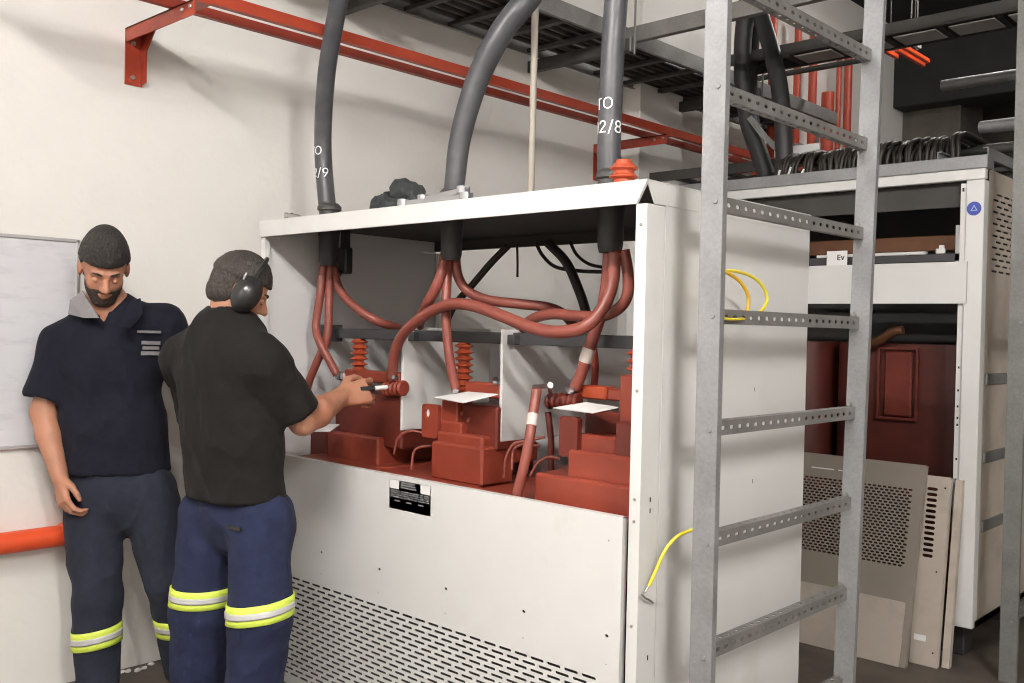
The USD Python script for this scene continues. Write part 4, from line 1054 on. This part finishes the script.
# hanging control cables above the far enclosure
rng = np.random.default_rng(8)
for k in range(52):
    x = -0.98 + k * 0.0182 + rng.uniform(-0.01, 0.01)
    y = 2.50 + rng.uniform(0, 0.08)
    z0 = 2.13
    ztop = 2.36 + rng.uniform(-0.012, 0.012)
    pts = [(x + rng.uniform(-0.012, 0.012), y, z0), (x + rng.uniform(-0.012, 0.012), y + 0.005, z0 + 0.12), (x, y + 0.02, ztop - 0.05), (x, y + 0.08, ztop - 0.012), (x, y + 0.25, ztop), (x - 0.03, y + 1.3, ztop)]
    tag(obj('control_cable', tube(pts, 0.0105, 8, k=5), 'cable_brown', None, True), 'thin dark control cable hanging onto the far enclosure roof', 'cable', 'control cables over the far enclosure')
for k, (a, b) in enumerate((((-0.9483, 2.5000, 2.1955), (-0.9331, 2.5000, 2.2621)), ((-0.8974, 2.5000, 2.2015), (-0.8713, 2.5000, 2.2717)), ((-0.8145, 2.5000, 2.2250), (-0.7988, 2.5000, 2.2543)))):
    tag(obj('cable_tie', tube([a, b], 0.006, 6, smooth=False), 'paper_white', None, False), 'white cable tie tail among the hanging control cables, %s from the left' % ORD[k], 'cable tie')

# horizontal members at the upper right
for (a, b, r_, lab, m_) in (((-0.6161, 3.9000, 2.9286), (-0.0798, 3.9000, 2.9925), 0.035, 'grey conduit crossing high at the right edge', 'galvanised'),
                            ((-0.5436, 2.9000, 2.3312), (0.1946, 2.9000, 2.3448), 0.026, 'dull brown conduit crossing low above the far enclosure', 'galvanised_dark'),
                            ((-1.8651, 4.2000, 3.2607), (-1.2502, 4.2000, 3.2878), 0.020, 'thin dark conduit seen between the ladder rails', 'galvanised_dark'),
                            ((-0.1705, 3.2000, 2.5021), (0.1128, 3.2000, 2.5216), 0.035, 'short pale conduit by the right edge', 'galvanised')):
    a, b = np.array(a), np.array(b)
    if 'thin dark' in lab:
        a[0] = WX
    tag(obj('conduit', tube([a, (b[0], a[1], a[2])], r_, 12, smooth=False), m_, None, 40), lab, 'conduit')

# red upright pipes on the far stretch of wall
for k, (x, r_, z0, z1) in enumerate(((771, 0.030, 2.3, 3.9), (793, 0.028, 2.3, 3.9), (812, 0.034, 2.3, 3.9), (829, 0.052, 2.3, 3.42), (839, 0.022, 2.3, 3.9), (848, 0.034, 2.3, 3.9))):
    yy = {771: 4.55, 793: 4.95, 812: 5.22, 829: 5.50, 839: 5.70, 848: 5.88}[x]
    words = {771: 'leftmost between the rails', 793: 'second between the rails', 812: 'third between the rails', 829: 'thickest, with a flat top', 839: 'thinnest, beside the thickest', 848: 'nearest the right ladder rail'}[x]
    tag(obj('red_upright_pipe', tube([(-2.1, yy, 0.0), (-2.1, yy, z1)], r_, 14, smooth=False), 'red_paint', None, 40), 'red upright pipe on the far wall, ' + words, 'pipe', 'red upright pipes on the far wall')
for k, yy in enumerate((4.07, 4.36)):
    tag(obj('red_stub_pipe', tube([(-2.1, yy, 0.0), (-2.1, yy, 2.70)], 0.034, 12, smooth=False), 'pipe_red', None, 40), 'short red upright pipe by the left ladder rail, ' + ('left one' if k == 0 else 'right one'), 'pipe', 'short red upright pipes')
# red and white overhead bars
for x, ya_, yb_, m_, w_ in ((-1.27, 4.55, 4.80, 'pipe_red', 'red overhead bar nearest the wall, short'), (-1.20, 4.62, 5.12, 'pipe_red', 'red overhead bar beside the white bar, longest'), (-1.06, 4.48, 4.66, 'paper_white', 'short white overhead bar over the red bars'), (-1.14, 4.60, 5.05, 'pipe_red', 'red overhead bar farthest from the wall')):
    tag(obj('overhead_bar', bx((x, ya_, 3.40), (x + 0.03, yb_, 3.43), 0.003), m_, None, False), w_, 'bar')
    tag(obj('drop_rod', tube([(x + 0.015, (ya_ + yb_) / 2, 3.43), (x + 0.015, (ya_ + yb_) / 2, 4.4)], 0.005, 6, smooth=False), 'galvanised_dark', None, 30), 'thin rod hanging from the ceiling to the ' + w_.split(',')[0], 'rod', 'rods of the overhead bars')
# ================================================================== PEOPLE
TOCAM, IMR = np.array((0.683, -0.730, 0.0)), np.array((0.730, 0.683, 0.0))


def hair_cap(F, c, R, grow, top, S=1.0, nape=-0.055, front=0.052):
    """Short hair: a cap over the crown, cropped along the brow, round the ears and at the nape."""
    g = lambda r, f, u: np.array(c) + (R[0] * r + R[1] * f + R[2] * u) * S
    F.ell(g(0, -0.012, 0.032), np.array((0.076 + grow, 0.097 + grow, 0.090 + top)) * S, R, 0.01)
    F.clip(g(0, 0.085, front), R[1] * 0.10 - R[2])
    B = Field(F.lo, F.lo + (F.n - 1) * F.h, F.h)
    B.ell(g(0, -0.012, 0.030), np.array((0.076 + grow * 0.6, 0.097 + grow * 0.7, 0.090 + grow)) * S, R, 0.01)
    B.ell(g(0, -0.042, -0.030), np.array((0.066, 0.064, 0.062)) * S, R, 0.02)
    B.clip(g(0, 0.0, 0.0), R[1] - R[2] * 0.35)
    B.clip(g(0, 0.0, nape), -R[2])
    n = np.minimum(F.D.shape, B.D.shape)
    a, b = F.D[:n[0], :n[1], :n[2]], B.D[:n[0], :n[1], :n[2]]
    h = np.clip(0.5 + 0.5 * (a - b) / 0.02, 0, 1)
    F.D[:n[0], :n[1], :n[2]] = a + (b - a) * h - 0.02 * h * (1 - h)


def eyes(t, c, R, S=1.0):
    g = lambda r, f, u: np.array(c) + (R[0] * r + R[1] * f + R[2] * u) * S
    for s in (-1, 1):
        m = trimesh.creation.icosphere(2, 0.0112 * S)
        m.apply_translation(g(0.031 * s, 0.0785, -0.001))
        e = obj('eye', m, 'eye_white', t, True)
        m = trimesh.creation.icosphere(1, 0.0056 * S)
        m.apply_translation(g(0.031 * s, 0.0845, -0.006))
        obj('iris', m, 'eye_dark', e, True)
        L_ = Field(g(0.031 * s, 0.0785, 0) - 0.02, g(0.031 * s, 0.0785, 0) + 0.02, 0.0016)
        L_.ell(g(0.031 * s, 0.0790, -0.001), np.array((0.0135, 0.0128, 0.0125)) * S, R, 0.002)
        L_.clip(g(0, 0.079, -0.0055), -R[2] - R[1] * 0.25)
        obj('eyelid', L_.mesh(), 'skin', e, True)
        obj('eyebrow', tube([g(0.014 * s, 0.096, 0.024), g(0.030 * s, 0.092, 0.029), g(0.046 * s, 0.078, 0.025)], [0.003, 0.0042, 0.002], 8), 'hair_black', t, True)


def leg_band(t, D0, lo, hi, h, a, b, ta, tb, build, name='reflective_band'):
    """A reflective tape round a trouser leg between fractions ta..tb of the bone a->b; build(F, grow, ends) adds the leg."""
    q = lambda u: tuple(ta + (tb - ta) * x for x in u)
    F = Field(lo, hi, h)
    build(F, 0.0045, (ta, tb))
    band = obj(name, F.mesh(), 'tape_yellow', t, True, label='yellow and silver reflective band')
    F = Field(lo, hi, h)
    build(F, 0.0070, q((0.32, 0.68)))
    obj('silver_stripe', F.mesh(), 'tape_silver', band, True)


def boot(ankle, direction, side):
    a = np.array(ankle, float)
    d = unit((direction[0], direction[1], 0))
    a0 = np.array((a[0], a[1], 0.0))
    F = Field(a0 - (0.25, 0.25, 0.01), a0 + (0.25, 0.25, 0.2), 0.007)
    F.cone(a0 + (0, 0, 0.15), a0 - d * 0.02 + (0, 0, 0.05), 0.052, 0.048, 0.02)
    F.cone(a0 - d * 0.035 + (0, 0, 0.035), a0 + d * 0.13 + (0, 0, 0.032), 0.042, 0.044, 0.02)
    F.cone(a0 + d * 0.10 + (0, 0, 0.035), a0 + d * 0.165 + (0, 0, 0.028), 0.045, 0.034, 0.02)
    F.clip((0, 0, 0.012), (0, 0, -1))
    up = F.mesh()
    F = Field(a0 - (0.25, 0.25, 0.01), a0 + (0.25, 0.25, 0.1), 0.007)
    F.cone(a0 - d * 0.035 + (0, 0, 0.02), a0 + d * 0.16 + (0, 0, 0.02), 0.045, 0.046, 0.01)
    F.clip((0, 0, 0.0), (0, 0, -1))
    F.clip((0, 0, 0.022), (0, 0, 1))
    return up, F.mesh()


def person_boots(t, ankles, dirs):
    for a, d in zip(ankles, dirs):
        up, sole = boot(a, d, 1)
        b = obj('boot', up, 'boot_black', t, True)
        obj('sole', sole, 'rubber_black', b, 40)


# ---------------------------------------------------------------- left worker: faces the camera side, looks down
def left_worker():
    t = thing('person', 'standing person in a navy short-sleeved shirt, head bowed, one arm hanging, beside the whiteboard', 'person')
    D = 0.0
    neck, chest, belly, pelvis = np.array((-2.0171, -0.5556, 1.4514)), np.array((-1.9921, -0.5633, 1.2452)), np.array((-1.9697, -0.5468, 0.9956)), np.array((-1.9550, -0.5234, 0.7664))
    shR, shL = np.array((-2.0920, -0.6966, 1.3119)), np.array((-1.8548, -0.4185, 1.3895))
    elR, wrR = np.array((-2.0999, -0.7496, 1.0618)), np.array((-1.9979, -0.7268, 0.8328))
    elL, wrL = np.array((-1.8178, -0.3060, 1.1445)), np.array((-1.6871, -0.2697, 0.9369))
    hipR, hipL = np.array((-2.0201, -0.5983, 0.7549)), np.array((-1.8945, -0.4531, 0.7668))
    knR, anR = np.array((-1.9731, -0.6018, 0.3959)), np.array((-1.9793, -0.5862, 0.0640))
    knL, anL = np.array((-1.8243, -0.3932, 0.4432)), np.array((-1.8162, -0.3233, 0.1012))
    fw = unit(TOCAM + IMR * 0.25)
    # head
    hf = unit(fw * 0.80 + IMR * 0.22 + np.array((0, 0, -0.60)))
    R = frame(hf)
    hc = np.array((-1.9470, -0.6039, 1.5871))
    HS = 0.99
    lo, hi = np.array((-2.24, -1.0, -0.02)), np.array((-1.25, 0.15, 1.9))
    F = Field((-2.235, -1.05, -0.02), (-1.30, 0.05, 1.88), 0.0065)
    sq = (fw, 1.55)
    F.cone(neck, chest, 0.055, 0.13, 0.04, sq)
    F.cone(chest, belly, 0.135, 0.135, 0.04, sq)
    F.cone(belly, pelvis, 0.135, 0.14, 0.04, sq)
    for s, e, w in ((shR, elR, wrR), (shL, elL, wrL)):
        F.cone(neck, s, 0.05, 0.052, 0.04)
        F.cone(s, e, 0.050, 0.042, 0.03)
        F.cone(e, e + (w - e) * 0.35, 0.041, 0.043, 0.02)
        F.cone(e + (w - e) * 0.35, w, 0.043, 0.029, 0.02, )
    for h, k_, a in ((hipR, knR, anR), (hipL, knL, anL)):
        F.cone(h, k_, 0.075, 0.050, 0.03)
        F.cone(k_, a, 0.050, 0.034, 0.02)
        F.cone(a, (a[0], a[1], 0.06), 0.034, 0.03, 0.02)
    add_head(F, hc, R, neck + (0, 0, -0.03), S=HS, neck_r=0.070)
    add_hand(F, wrR, unit(wrR - elR) + np.array((0, 0, -0.3)) + fw * 0.15, -IMR * 0.75 + fw * 0.6, (0.55, 0.6, 0.65, 0.7), 0.35, -1, 1.02)
    add_hand(F, wrL, unit(wrL - elL) + fw * 0.2, IMR * 0.9 + fw * 0.3, (0.4, 0.5, 0.55, 0.6), 0.3, 1, 1.0)
    obj('body', F.mesh(), 'skin', t, True)
    eyes(t, hc, R, HS)
    H = Field(hc - 0.18, hc + 0.2, 0.005)
    hair_cap(H, hc, R, 0.007, 0.038, HS)
    obj('hair', H.mesh(0.003, (60, 60, 60), 2), 'hair_black', t, True)
    B = Field(hc - 0.16, hc + 0.16, 0.004)
    g = lambda r, f, u: hc + (R[0] * r + R[1] * f + R[2] * u) * HS
    B.ell(g(0, 0.029, -0.040), np.array((0.064, 0.068, 0.081)) * HS, R, 0.015)
    B.ell(g(0, 0.058, -0.095), np.array((0.041, 0.035, 0.031)) * HS, R, 0.015)
    B.ell(g(0, 0.088, -0.043), np.array((0.026, 0.014, 0.006)) * HS, R, 0.004)
    B.clip(g(0, 0, -0.030), R[2] * 1.0 + R[1] * 0.10)
    B.ell(g(0, 0.100, -0.062), np.array((0.022, 0.016, 0.010)) * HS, R, 0.004, 's')
    B.clip(g(0, 0.0, -0.05), -R[1])
    obj('beard', B.mesh(0.002, (90, 90, 90), 2), 'beard_dark', t, True)
    # shirt
    S = Field((-2.238, -1.10, 0.75), (-1.30, 0.05, 1.62), 0.0065)
    S.cone(neck + (0, 0, -0.03), chest, 0.090, 0.172, 0.05, sq)
    S.cone(chest, belly, 0.172, 0.170, 0.04, sq)
    S.cone(belly, pelvis + (0, 0, -0.02), 0.172, 0.186, 0.04, sq)
    for s in (shR, shL):
        S.cone(neck + (0, 0, -0.035), s, 0.066, 0.062, 0.05)
    S.clip(np.array((-1.9534, -0.5479, 0.8428)), (0, 0, -1))
    for s, e, f_ in ((shR, elR, 0.80), (shL, elL, 0.80)):
        v = e - s
        S.cone(s, s + v, 0.064, 0.080, 0.04, ends=(None, f_))
    S.cone(neck + (0, 0, -0.03) + fw * 0.02, neck + (0, 0, 0.12) + fw * 0.05, 0.066, 0.07, 0.006, op='s')
    S.cone(neck + fw * 0.06 + (0, 0, 0.02), neck + fw * 0.105 + (0, 0, -0.085), 0.030, 0.004, 0.006, op='s')
    shirt = obj('shirt', S.mesh(0.007, (9, 9, 5), 3), 'shirt_navy', t, True)
    # collar: a grey-lined flap standing open on one side, a dark one on the other
    def flap(pts, m_, lab=None):
        v_ = np.array(pts, float)
        m = trimesh.convex.convex_hull(np.vstack([v_, v_ - TOCAM * 0.006]))
        obj('collar', m, m_, shirt, False, label=lab)
    flap([(-1.9969, -0.7085, 1.4179), (-2.0031, -0.6997, 1.4682), (-1.9827, -0.6663, 1.5017), (-1.9408, -0.6621, 1.4622), (-1.8809, -0.6481, 1.4060), (-1.9297, -0.6800, 1.4049)], 'collar_grey', 'grey inner side of the open collar')
    flap([(-1.8165, -0.6088, 1.3794), (-1.8366, -0.5646, 1.4583), (-1.8349, -0.5215, 1.4813), (-1.8111, -0.5208, 1.4239), (-1.8098, -0.5684, 1.3731)], 'shirt_navy')
    # chest emblem: pale bar and a small block of lines on the chest
    n_ = fw
    u_ = unit(np.cross((0, 0, 1), n_))
    up_ = np.cross(n_, u_)
    em = []
    for (px0, dz, w, hgt) in ((0.0, 0.050, 0.085, 0.009), (0.006, 0.010, 0.066, 0.013), (0.006, -0.009, 0.058, 0.012), (0.006, -0.028, 0.066, 0.014)):
        em.append((px0, dz, w, hgt))
    base = np.array((-1.7834, -0.5175, 1.3101))
    ms = []
    for (o, dz, w, hgt) in em:
        m = bx((-w / 2, -hgt / 2, -0.03), (w / 2, hgt / 2, 0.012))
        T = np.eye(4)
        T[:3, 0], T[:3, 1], T[:3, 2], T[:3, 3] = u_, up_, n_, base + u_ * o + up_ * dz
        m.apply_transform(T)
        ms.append(m)
    # drape the emblem: keep a thin shell just outside the shirt
    E_ = Field(base - 0.09, base + 0.09, 0.003)
    return t, dict(shirt=S, ms=ms, emb=(base, u_, up_, n_, em), legs=(hipR, knR, anR, hipL, knL, anL), pelvis=pelvis, fw=fw)


t1, K1 = left_worker()


def emblem(t, shirt_mesh_field, emb, material, parent, name='chest_marking'):
    """Small flat marks laid on the cloth: each is a thin patch whose vertices are moved onto the shirt surface."""
    base, u_, up_, n_, em = emb
    S = shirt_mesh_field
    from scipy.ndimage import map_coordinates
    for (o, dz, w, hgt) in em:
        nu, nv = 9, 3
        V = []
        for j in range(nv):
            for i in range(nu):
                p_ = base + u_ * (o + (i / (nu - 1) - 0.5) * w) + up_ * (dz + (j / (nv - 1) - 0.5) * hgt)
                ss = np.linspace(0.10, -0.16, 140)
                pts = p_[None] + ss[:, None] * n_[None]
                d = map_coordinates(S.D, ((pts - S.lo) / S.h).T, order=1, mode='nearest')
                k = np.argmax(d < 0.009)
                V.append(pts[k])
        V = np.array(V)
        V2 = np.vstack([V, V - n_ * 0.012])
        fc = []
        for j in range(nv - 1):
            for i in range(nu - 1):
                a = j * nu + i
                fc.append((a, a + 1, a + nu + 1, a + nu))
                b = a + nu * nv
                fc.append((b, b + nu, b + nu + 1, b + 1))
        ring_ = [j for j in range(nu)] + [(j + 1) * nu - 1 for j in range(1, nv)] + [nu * nv - 1 - j for j in range(1, nu)] + [nu * j for j in range(nv - 2, 0, -1)]
        for a, b in zip(ring_, ring_[1:] + ring_[:1]):
            fc.append((a, a + nu * nv, b + nu * nv, b))
        obj(name, (V2, np.array(fc)), material, parent, False)


emblem(t1, K1['shirt'], K1['emb'], 'collar_grey', stage.GetPrimAtPath(str(t1.GetPath()) + '/shirt'))


TF = {}


def trousers(t, legs, pelvis, fw, top, hemz, rad, material, bands, seed, lo, hi):
    sq = (fw, 1.35)
    hr, hk, ha = rad
    F = Field(lo, hi, 0.0065)
    F.cone(pelvis + (0, 0, 0.08), pelvis + (0, 0, -0.01), hr * 1.42, hr * 1.50, 0.03, sq)

    def one(F, leg, grow=0.0, ends=None, a0=None):
        h, k_, a = leg
        if ends is None:
            F.cone(h, k_, hr + grow, hk + grow, 0.03)
            F.cone(k_, (a + (a - k_) * 0.02), hk + grow, ha + grow, 0.03, ends=(None, None))
    for leg in legs:
        one(F, leg)
    F.clip((0, 0, top), (0, 0, 1))
    F.clip((0, 0, hemz), (0, 0, -1))
    m = F.mesh(0.011, (7, 7, 4.5), seed)
    tr = obj('trousers', m, material, t, True)
    TF[str(t.GetPath())] = (F, tr)
    for (leg, za, zb, tilt) in bands:
        h, k_, a = leg
        out = []
        for grow, fa, fb in ((0.0, 0.0, 1.0), (0.003, 0.33, 0.67)):
            z0, z1 = za + (zb - za) * fa, za + (zb - za) * fb
            V, Fc = shell_band(m, leg, z0, z1, 0.0035 + grow, tilt, fw)
            out.append((V, Fc))
        band = obj('reflective_band', out[0], 'tape_yellow', t, True, label='yellow and silver reflective band round the trouser leg')
        obj('silver_stripe', out[1], 'tape_silver', band, True)
    return tr


def shell_band(m, leg, z0, z1, grow, tilt, fw):
    """A ring of tape that follows the cloth: rays from the leg's axis to the cloth at several heights."""
    h, k_, a = [np.array(x, float) for x in leg]
    from scipy.spatial import cKDTree
    v, f, n = meshkit.arrays(m, True)
    N, Mz = 44, 5
    pts = []
    for j in range(Mz):
        for i in range(N):
            th = 2 * np.pi * i / N
            d = np.array((math.cos(th), math.sin(th), 0))
            z = z0 + (z1 - z0) * j / (Mz - 1) + tilt * d @ IMR
            ax = k_ + (a - k_) * (k_[2] - z) / (k_[2] - a[2]) if z < k_[2] else h + (k_ - h) * (h[2] - z) / (h[2] - k_[2])
            pts.append((ax, d))
    A = np.array([p for p, _ in pts])
    Dd = np.array([d for _, d in pts])
    near = v[(np.abs(v[:, 2] - (z0 + z1) / 2) < 0.2)]
    rad_ = np.zeros(len(A))
    for i in range(len(A)):
        rel = near - A[i]
        al = rel @ Dd[i]
        perp = np.linalg.norm(rel - al[:, None] * Dd[i], axis=1)
        ok = (perp < 0.011) & (al > 0.02) & (al < 0.16)
        rad_[i] = al[ok].min() if ok.any() else np.nan
    R_ = rad_.reshape(Mz, N)
    med = np.nanmedian(R_)
    R_ = np.clip(np.where(np.isnan(R_), med, R_), 0.7 * med, 1.45 * med)
    R_ = np.repeat(R_.max(0)[None], Mz, 0)
    R_ = np.max(np.stack([np.roll(R_, k__, 1) for k__ in (-1, 0, 1)]), 0)
    R_ = (R_ + np.roll(R_, 1, 1) + np.roll(R_, -1, 1)) / 3
    R_ = R_ + grow
    A3, D3 = A.reshape(Mz, N, 3), Dd.reshape(Mz, N, 3)
    outer, inner = A3 + D3 * R_[..., None], A3 + D3 * (R_ - 0.012)[..., None]
    V = np.vstack([outer.reshape(-1, 3), inner.reshape(-1, 3)])
    fc = []
    o = Mz * N
    for j in range(Mz - 1):
        for i in range(N):
            a_, b_ = j * N + i, j * N + (i + 1) % N
            fc.append((a_, b_, b_ + N, a_ + N))
            fc.append((o + a_, o + a_ + N, o + b_ + N, o + b_))
    for i in range(N):
        b_ = (i + 1) % N
        fc.append((i, o + i, o + b_, b_))
        t_ = (Mz - 1) * N
        fc.append((t_ + i, t_ + b_, o + t_ + b_, o + t_ + i))
    return V, np.array(fc)


hipR, knR, anR, hipL, knL, anL = K1['legs']
zb = (-2.0492, -0.5661, 0.2463)[2]
zl = zb
trousers(t1, ((hipR, knR, anR), (hipL, knL, anL)), K1['pelvis'], K1['fw'], (-2.0131, -0.5211, 0.8707)[2], 0.075, (0.100, 0.080, 0.070), 'trouser_grey',
         [((hipR, knR, anR), zb - 0.034, zb + 0.034, 0.016), ((hipL, knL, anL), zb - 0.01, zb + 0.054, 0.0)], 5, (-2.238, -1.1, 0.05), (-1.25, 0.1, 1.05))
person_boots(t1, (anR, anL), (K1['fw'], K1['fw'] + IMR * 0.4))


# ---------------------------------------------------------------- right worker: back to the camera, reaching into the enclosure
def right_worker():
    t = thing('person', 'person seen from behind in a black polo shirt and ear defenders, reaching into the enclosure', 'person')
    fw = unit((-0.10, 1.0, 0))
    rt = np.cross(fw, (0, 0, 1))
    neck, chest, belly, pelvis = np.array((-1.4216, -0.4104, 1.3816)), np.array((-1.4135, -0.4194, 1.2228)), np.array((-1.3868, -0.4120, 1.0049)), np.array((-1.3638, -0.3946, 0.7764))
    shL, shR = np.array((-1.6116, -0.4669, 1.2733)), np.array((-1.2142, -0.3963, 1.2744))
    elR, wrR = np.array((-1.1862, -0.2641, 1.0772)), np.array((-1.2904, -0.0317, 1.1422))
    elL, wrL = np.array((-1.7007, -0.3359, 1.0063)), np.array((-1.6416, -0.1987, 0.9956))
    hipL, hipR = np.array((-1.4840, -0.4255, 0.7389)), np.array((-1.2409, -0.3757, 0.7621))
    knL, anL = np.array((-1.4824, -0.4573, 0.4115)), np.array((-1.5190, -0.4441, 0.0025))
    knR, anR = np.array((-1.1964, -0.4083, 0.4444)), np.array((-1.2448, -0.4063, 0.0242))
    hf = unit(fw * 0.62 + rt * 0.42 + np.array((0, 0, -0.42)))
    R = frame(hf)
    hc = np.array((-1.3951, -0.3834, 1.5112))
    H2 = 0.95
    F = Field((-1.95, -0.85, -0.02), (-1.0, 0.35, 1.78), 0.0065)
    sq = (fw, 1.5)
    F.cone(neck, chest, 0.055, 0.13, 0.04, sq)
    F.cone(chest, belly, 0.135, 0.14, 0.04, sq)
    F.cone(belly, pelvis, 0.14, 0.14, 0.04, sq)
    for s, e, w in ((shR, elR, wrR), (shL, elL, wrL)):
        F.cone(neck + (0, 0, -0.02), s, 0.05, 0.052, 0.04)
        F.cone(s, e, 0.050, 0.044, 0.03)
        F.cone(e, e + (w - e) * 0.35, 0.048, 0.052, 0.02)
        F.cone(e + (w - e) * 0.35, w, 0.052, 0.034, 0.02)
    for h, k_, a in ((hipR, knR, anR), (hipL, knL, anL)):
        F.cone(h, k_, 0.075, 0.050, 0.03)
        F.cone(k_, a, 0.050, 0.034, 0.02)
        F.cone(a, (a[0], a[1], 0.06), 0.034, 0.03, 0.02)
    add_head(F, hc, R, neck + (0, 0, -0.02), S=H2, neck_r=0.074)
    hd = unit(np.array((-1.2730, 0.0671, 1.1616)) - wrR)
    add_hand(F, wrR, hd, TOCAM * 0.92 + np.array((0, 0, 0.30)), (0.55, 0.85, 0.95, 1.0), 0.30, -1, 1.2, 0.35)
    add_hand(F, wrL, unit((0.6, 0.5, 0.05)), np.array((0, -0.2, 1)), (0.6, 0.7, 0.75, 0.8), 0.3, 1, 1.0)
    obj('body', F.mesh(), 'skin', t, True)
    eyes(t, hc, R, H2)
    H = Field(hc - 0.17, hc + 0.18, 0.005)
    g = lambda r, f, u: hc + (R[0] * r + R[1] * f + R[2] * u) * H2
    hair_cap(H, hc, R, 0.009, 0.016, H2, -0.080, 0.055)
    obj('hair', H.mesh(0.003, (60, 60, 60), 2), 'hair_brown', t, True)
    B = Field(hc - 0.16, hc + 0.16, 0.004)
    B.ell(g(0, 0.029, -0.040), (0.061, 0.065, 0.077), R, 0.015)
    B.ell(g(0, 0.058, -0.095), (0.038, 0.033, 0.029), R, 0.015)
    B.clip(g(0, 0, -0.028), R[2] * 1.0 + R[1] * 0.25)
    B.ell(g(0, 0.098, -0.062), (0.022, 0.015, 0.010), R, 0.004, 's')
    B.clip(g(0, 0.0, -0.05), -R[1])
    obj('beard', B.mesh(0.002, (90, 90, 90), 2), 'beard_dark', t, True)
    # ear defenders
    band = [g(0.098 * math.sin(a), 0.024, 0.02 + 0.124 * math.cos(a)) for a in np.linspace(-1.75, 1.75, 15)]
    ed = obj('ear_defenders', tube(band, 0.008, 10, k=3), 'muff_black', t, True, label='black over-ear hearing protectors')
    for s in (-1, 1):
        M_ = Field(g(0.09 * s, 0.01, -0.005) - 0.09, g(0.09 * s, 0.01, -0.005) + 0.09, 0.004)
        M_.ell(g(0.096 * s, 0.024, -0.006), (0.030, 0.047, 0.066), R, 0.008)
        M_.ell(g(0.112 * s, 0.024, -0.008), (0.024, 0.033, 0.048), R, 0.008)
        obj('ear_cup', M_.mesh(), 'muff_black', ed, True)
    obj('metal_clip', tube([g(0.116, -0.010, 0.030), g(0.116, -0.014, 0.058)], 0.0045, 8, smooth=False), 'chrome', ed, True)
    # shirt
    S = Field((-1.98, -0.88, 0.75), (-1.0, 0.25, 1.56), 0.0065)
    S.cone(neck + (0, 0, -0.02), chest, 0.092, 0.178, 0.05, sq)
    S.cone(chest, belly, 0.182, 0.194, 0.05, sq)
    S.cone(belly, pelvis + (0, 0, -0.03), 0.186, 0.196, 0.05, sq)
    for s in (shR, shL):
        S.cone(neck + (0, 0, -0.030), s, 0.078, 0.064, 0.08)
    S.clip(np.array((-1.3648, -0.3948, 0.8168)), (0, 0, -1))
    S.cone(shR, elR, 0.068, 0.076, 0.04, ends=(None, 0.87))
    S.cone(shL, elL, 0.068, 0.074, 0.04, ends=(None, 0.85))
    S.cone(neck + (0, 0, 0.0), neck + (0, 0, 0.15) + fw * 0.02, 0.066, 0.070, 0.006, op='s')
    shirt = obj('shirt', S.mesh(0.009, (8, 8, 5), 7), 'shirt_black', t, True)
    C_ = Field(neck - 0.16, neck + 0.16, 0.005)
    C_.cone(neck + (0, 0, -0.05), neck + (0, 0, 0.028), 0.088, 0.072, 0.01, ends=(0.1, 1.0))
    C_.cone(neck + (0, 0, -0.08), neck + (0, 0, 0.10), 0.066, 0.066, 0.004, op='s')
    obj('collar', C_.mesh(), 'shirt_black', shirt, True)
    # wrist watch on the left wrist
    v = unit(wrL - elL)
    obj('wrist_watch', tube([wrL - v * 0.035, wrL - v * 0.015], 0.038, 16, smooth=False), 'rubber_black', t, 40)
    z1 = (-1.4747, -0.4628, 0.4723)[2]
    z2 = (-1.1861, -0.4118, 0.4766)[2]
    trousers(t, ((hipR, knR, anR), (hipL, knL, anL)), pelvis, fw, (-1.3652, -0.3949, 0.8303)[2], 0.05, (0.099, 0.091, 0.082), 'trouser_blue',
             [((hipR, knR, anR), z2 - 0.030, z2 + 0.030, 0.014), ((hipL, knL, anL), z1 - 0.030, z1 + 0.030, 0.0)], 8, (-1.98, -0.9, 0.03), (-1.0, 0.1, 1.05))
    person_boots(t, (anR, anL), (fw + rt * 0.25, fw - rt * 0.2))
    return t, fw


t2, fw2 = right_worker()
F2, tr2 = TF[str(t2.GetPath())]
u2 = unit(np.cross((0, 0, 1), -fw2))
emblem(t2, F2, (np.array((-1.2471, -0.4641, 0.7400)), u2, np.array((0.0, 0.0, 1.0)), -fw2, [(0.0, 0.0, 0.075, 0.012)]), 'boot_black', tr2, 'pocket_slit')
t = thing('test_pen', 'small white and black pen-shaped tester held in the reaching hand', 'tool')
a, b = np.array((-1.2732, 0.0396, 1.1679)), np.array((-1.2459, 0.1475, 1.1755))
obj('grip', tube([a, a + (b - a) * 0.5], 0.010, 12, smooth=False), 'rubber_black', t, 40)
obj('tip', tube([a + (b - a) * 0.45, a + (b - a) * 0.96, b], [0.0085, 0.008, 0.004], 12, smooth=False), 'paper_white', t, 40)
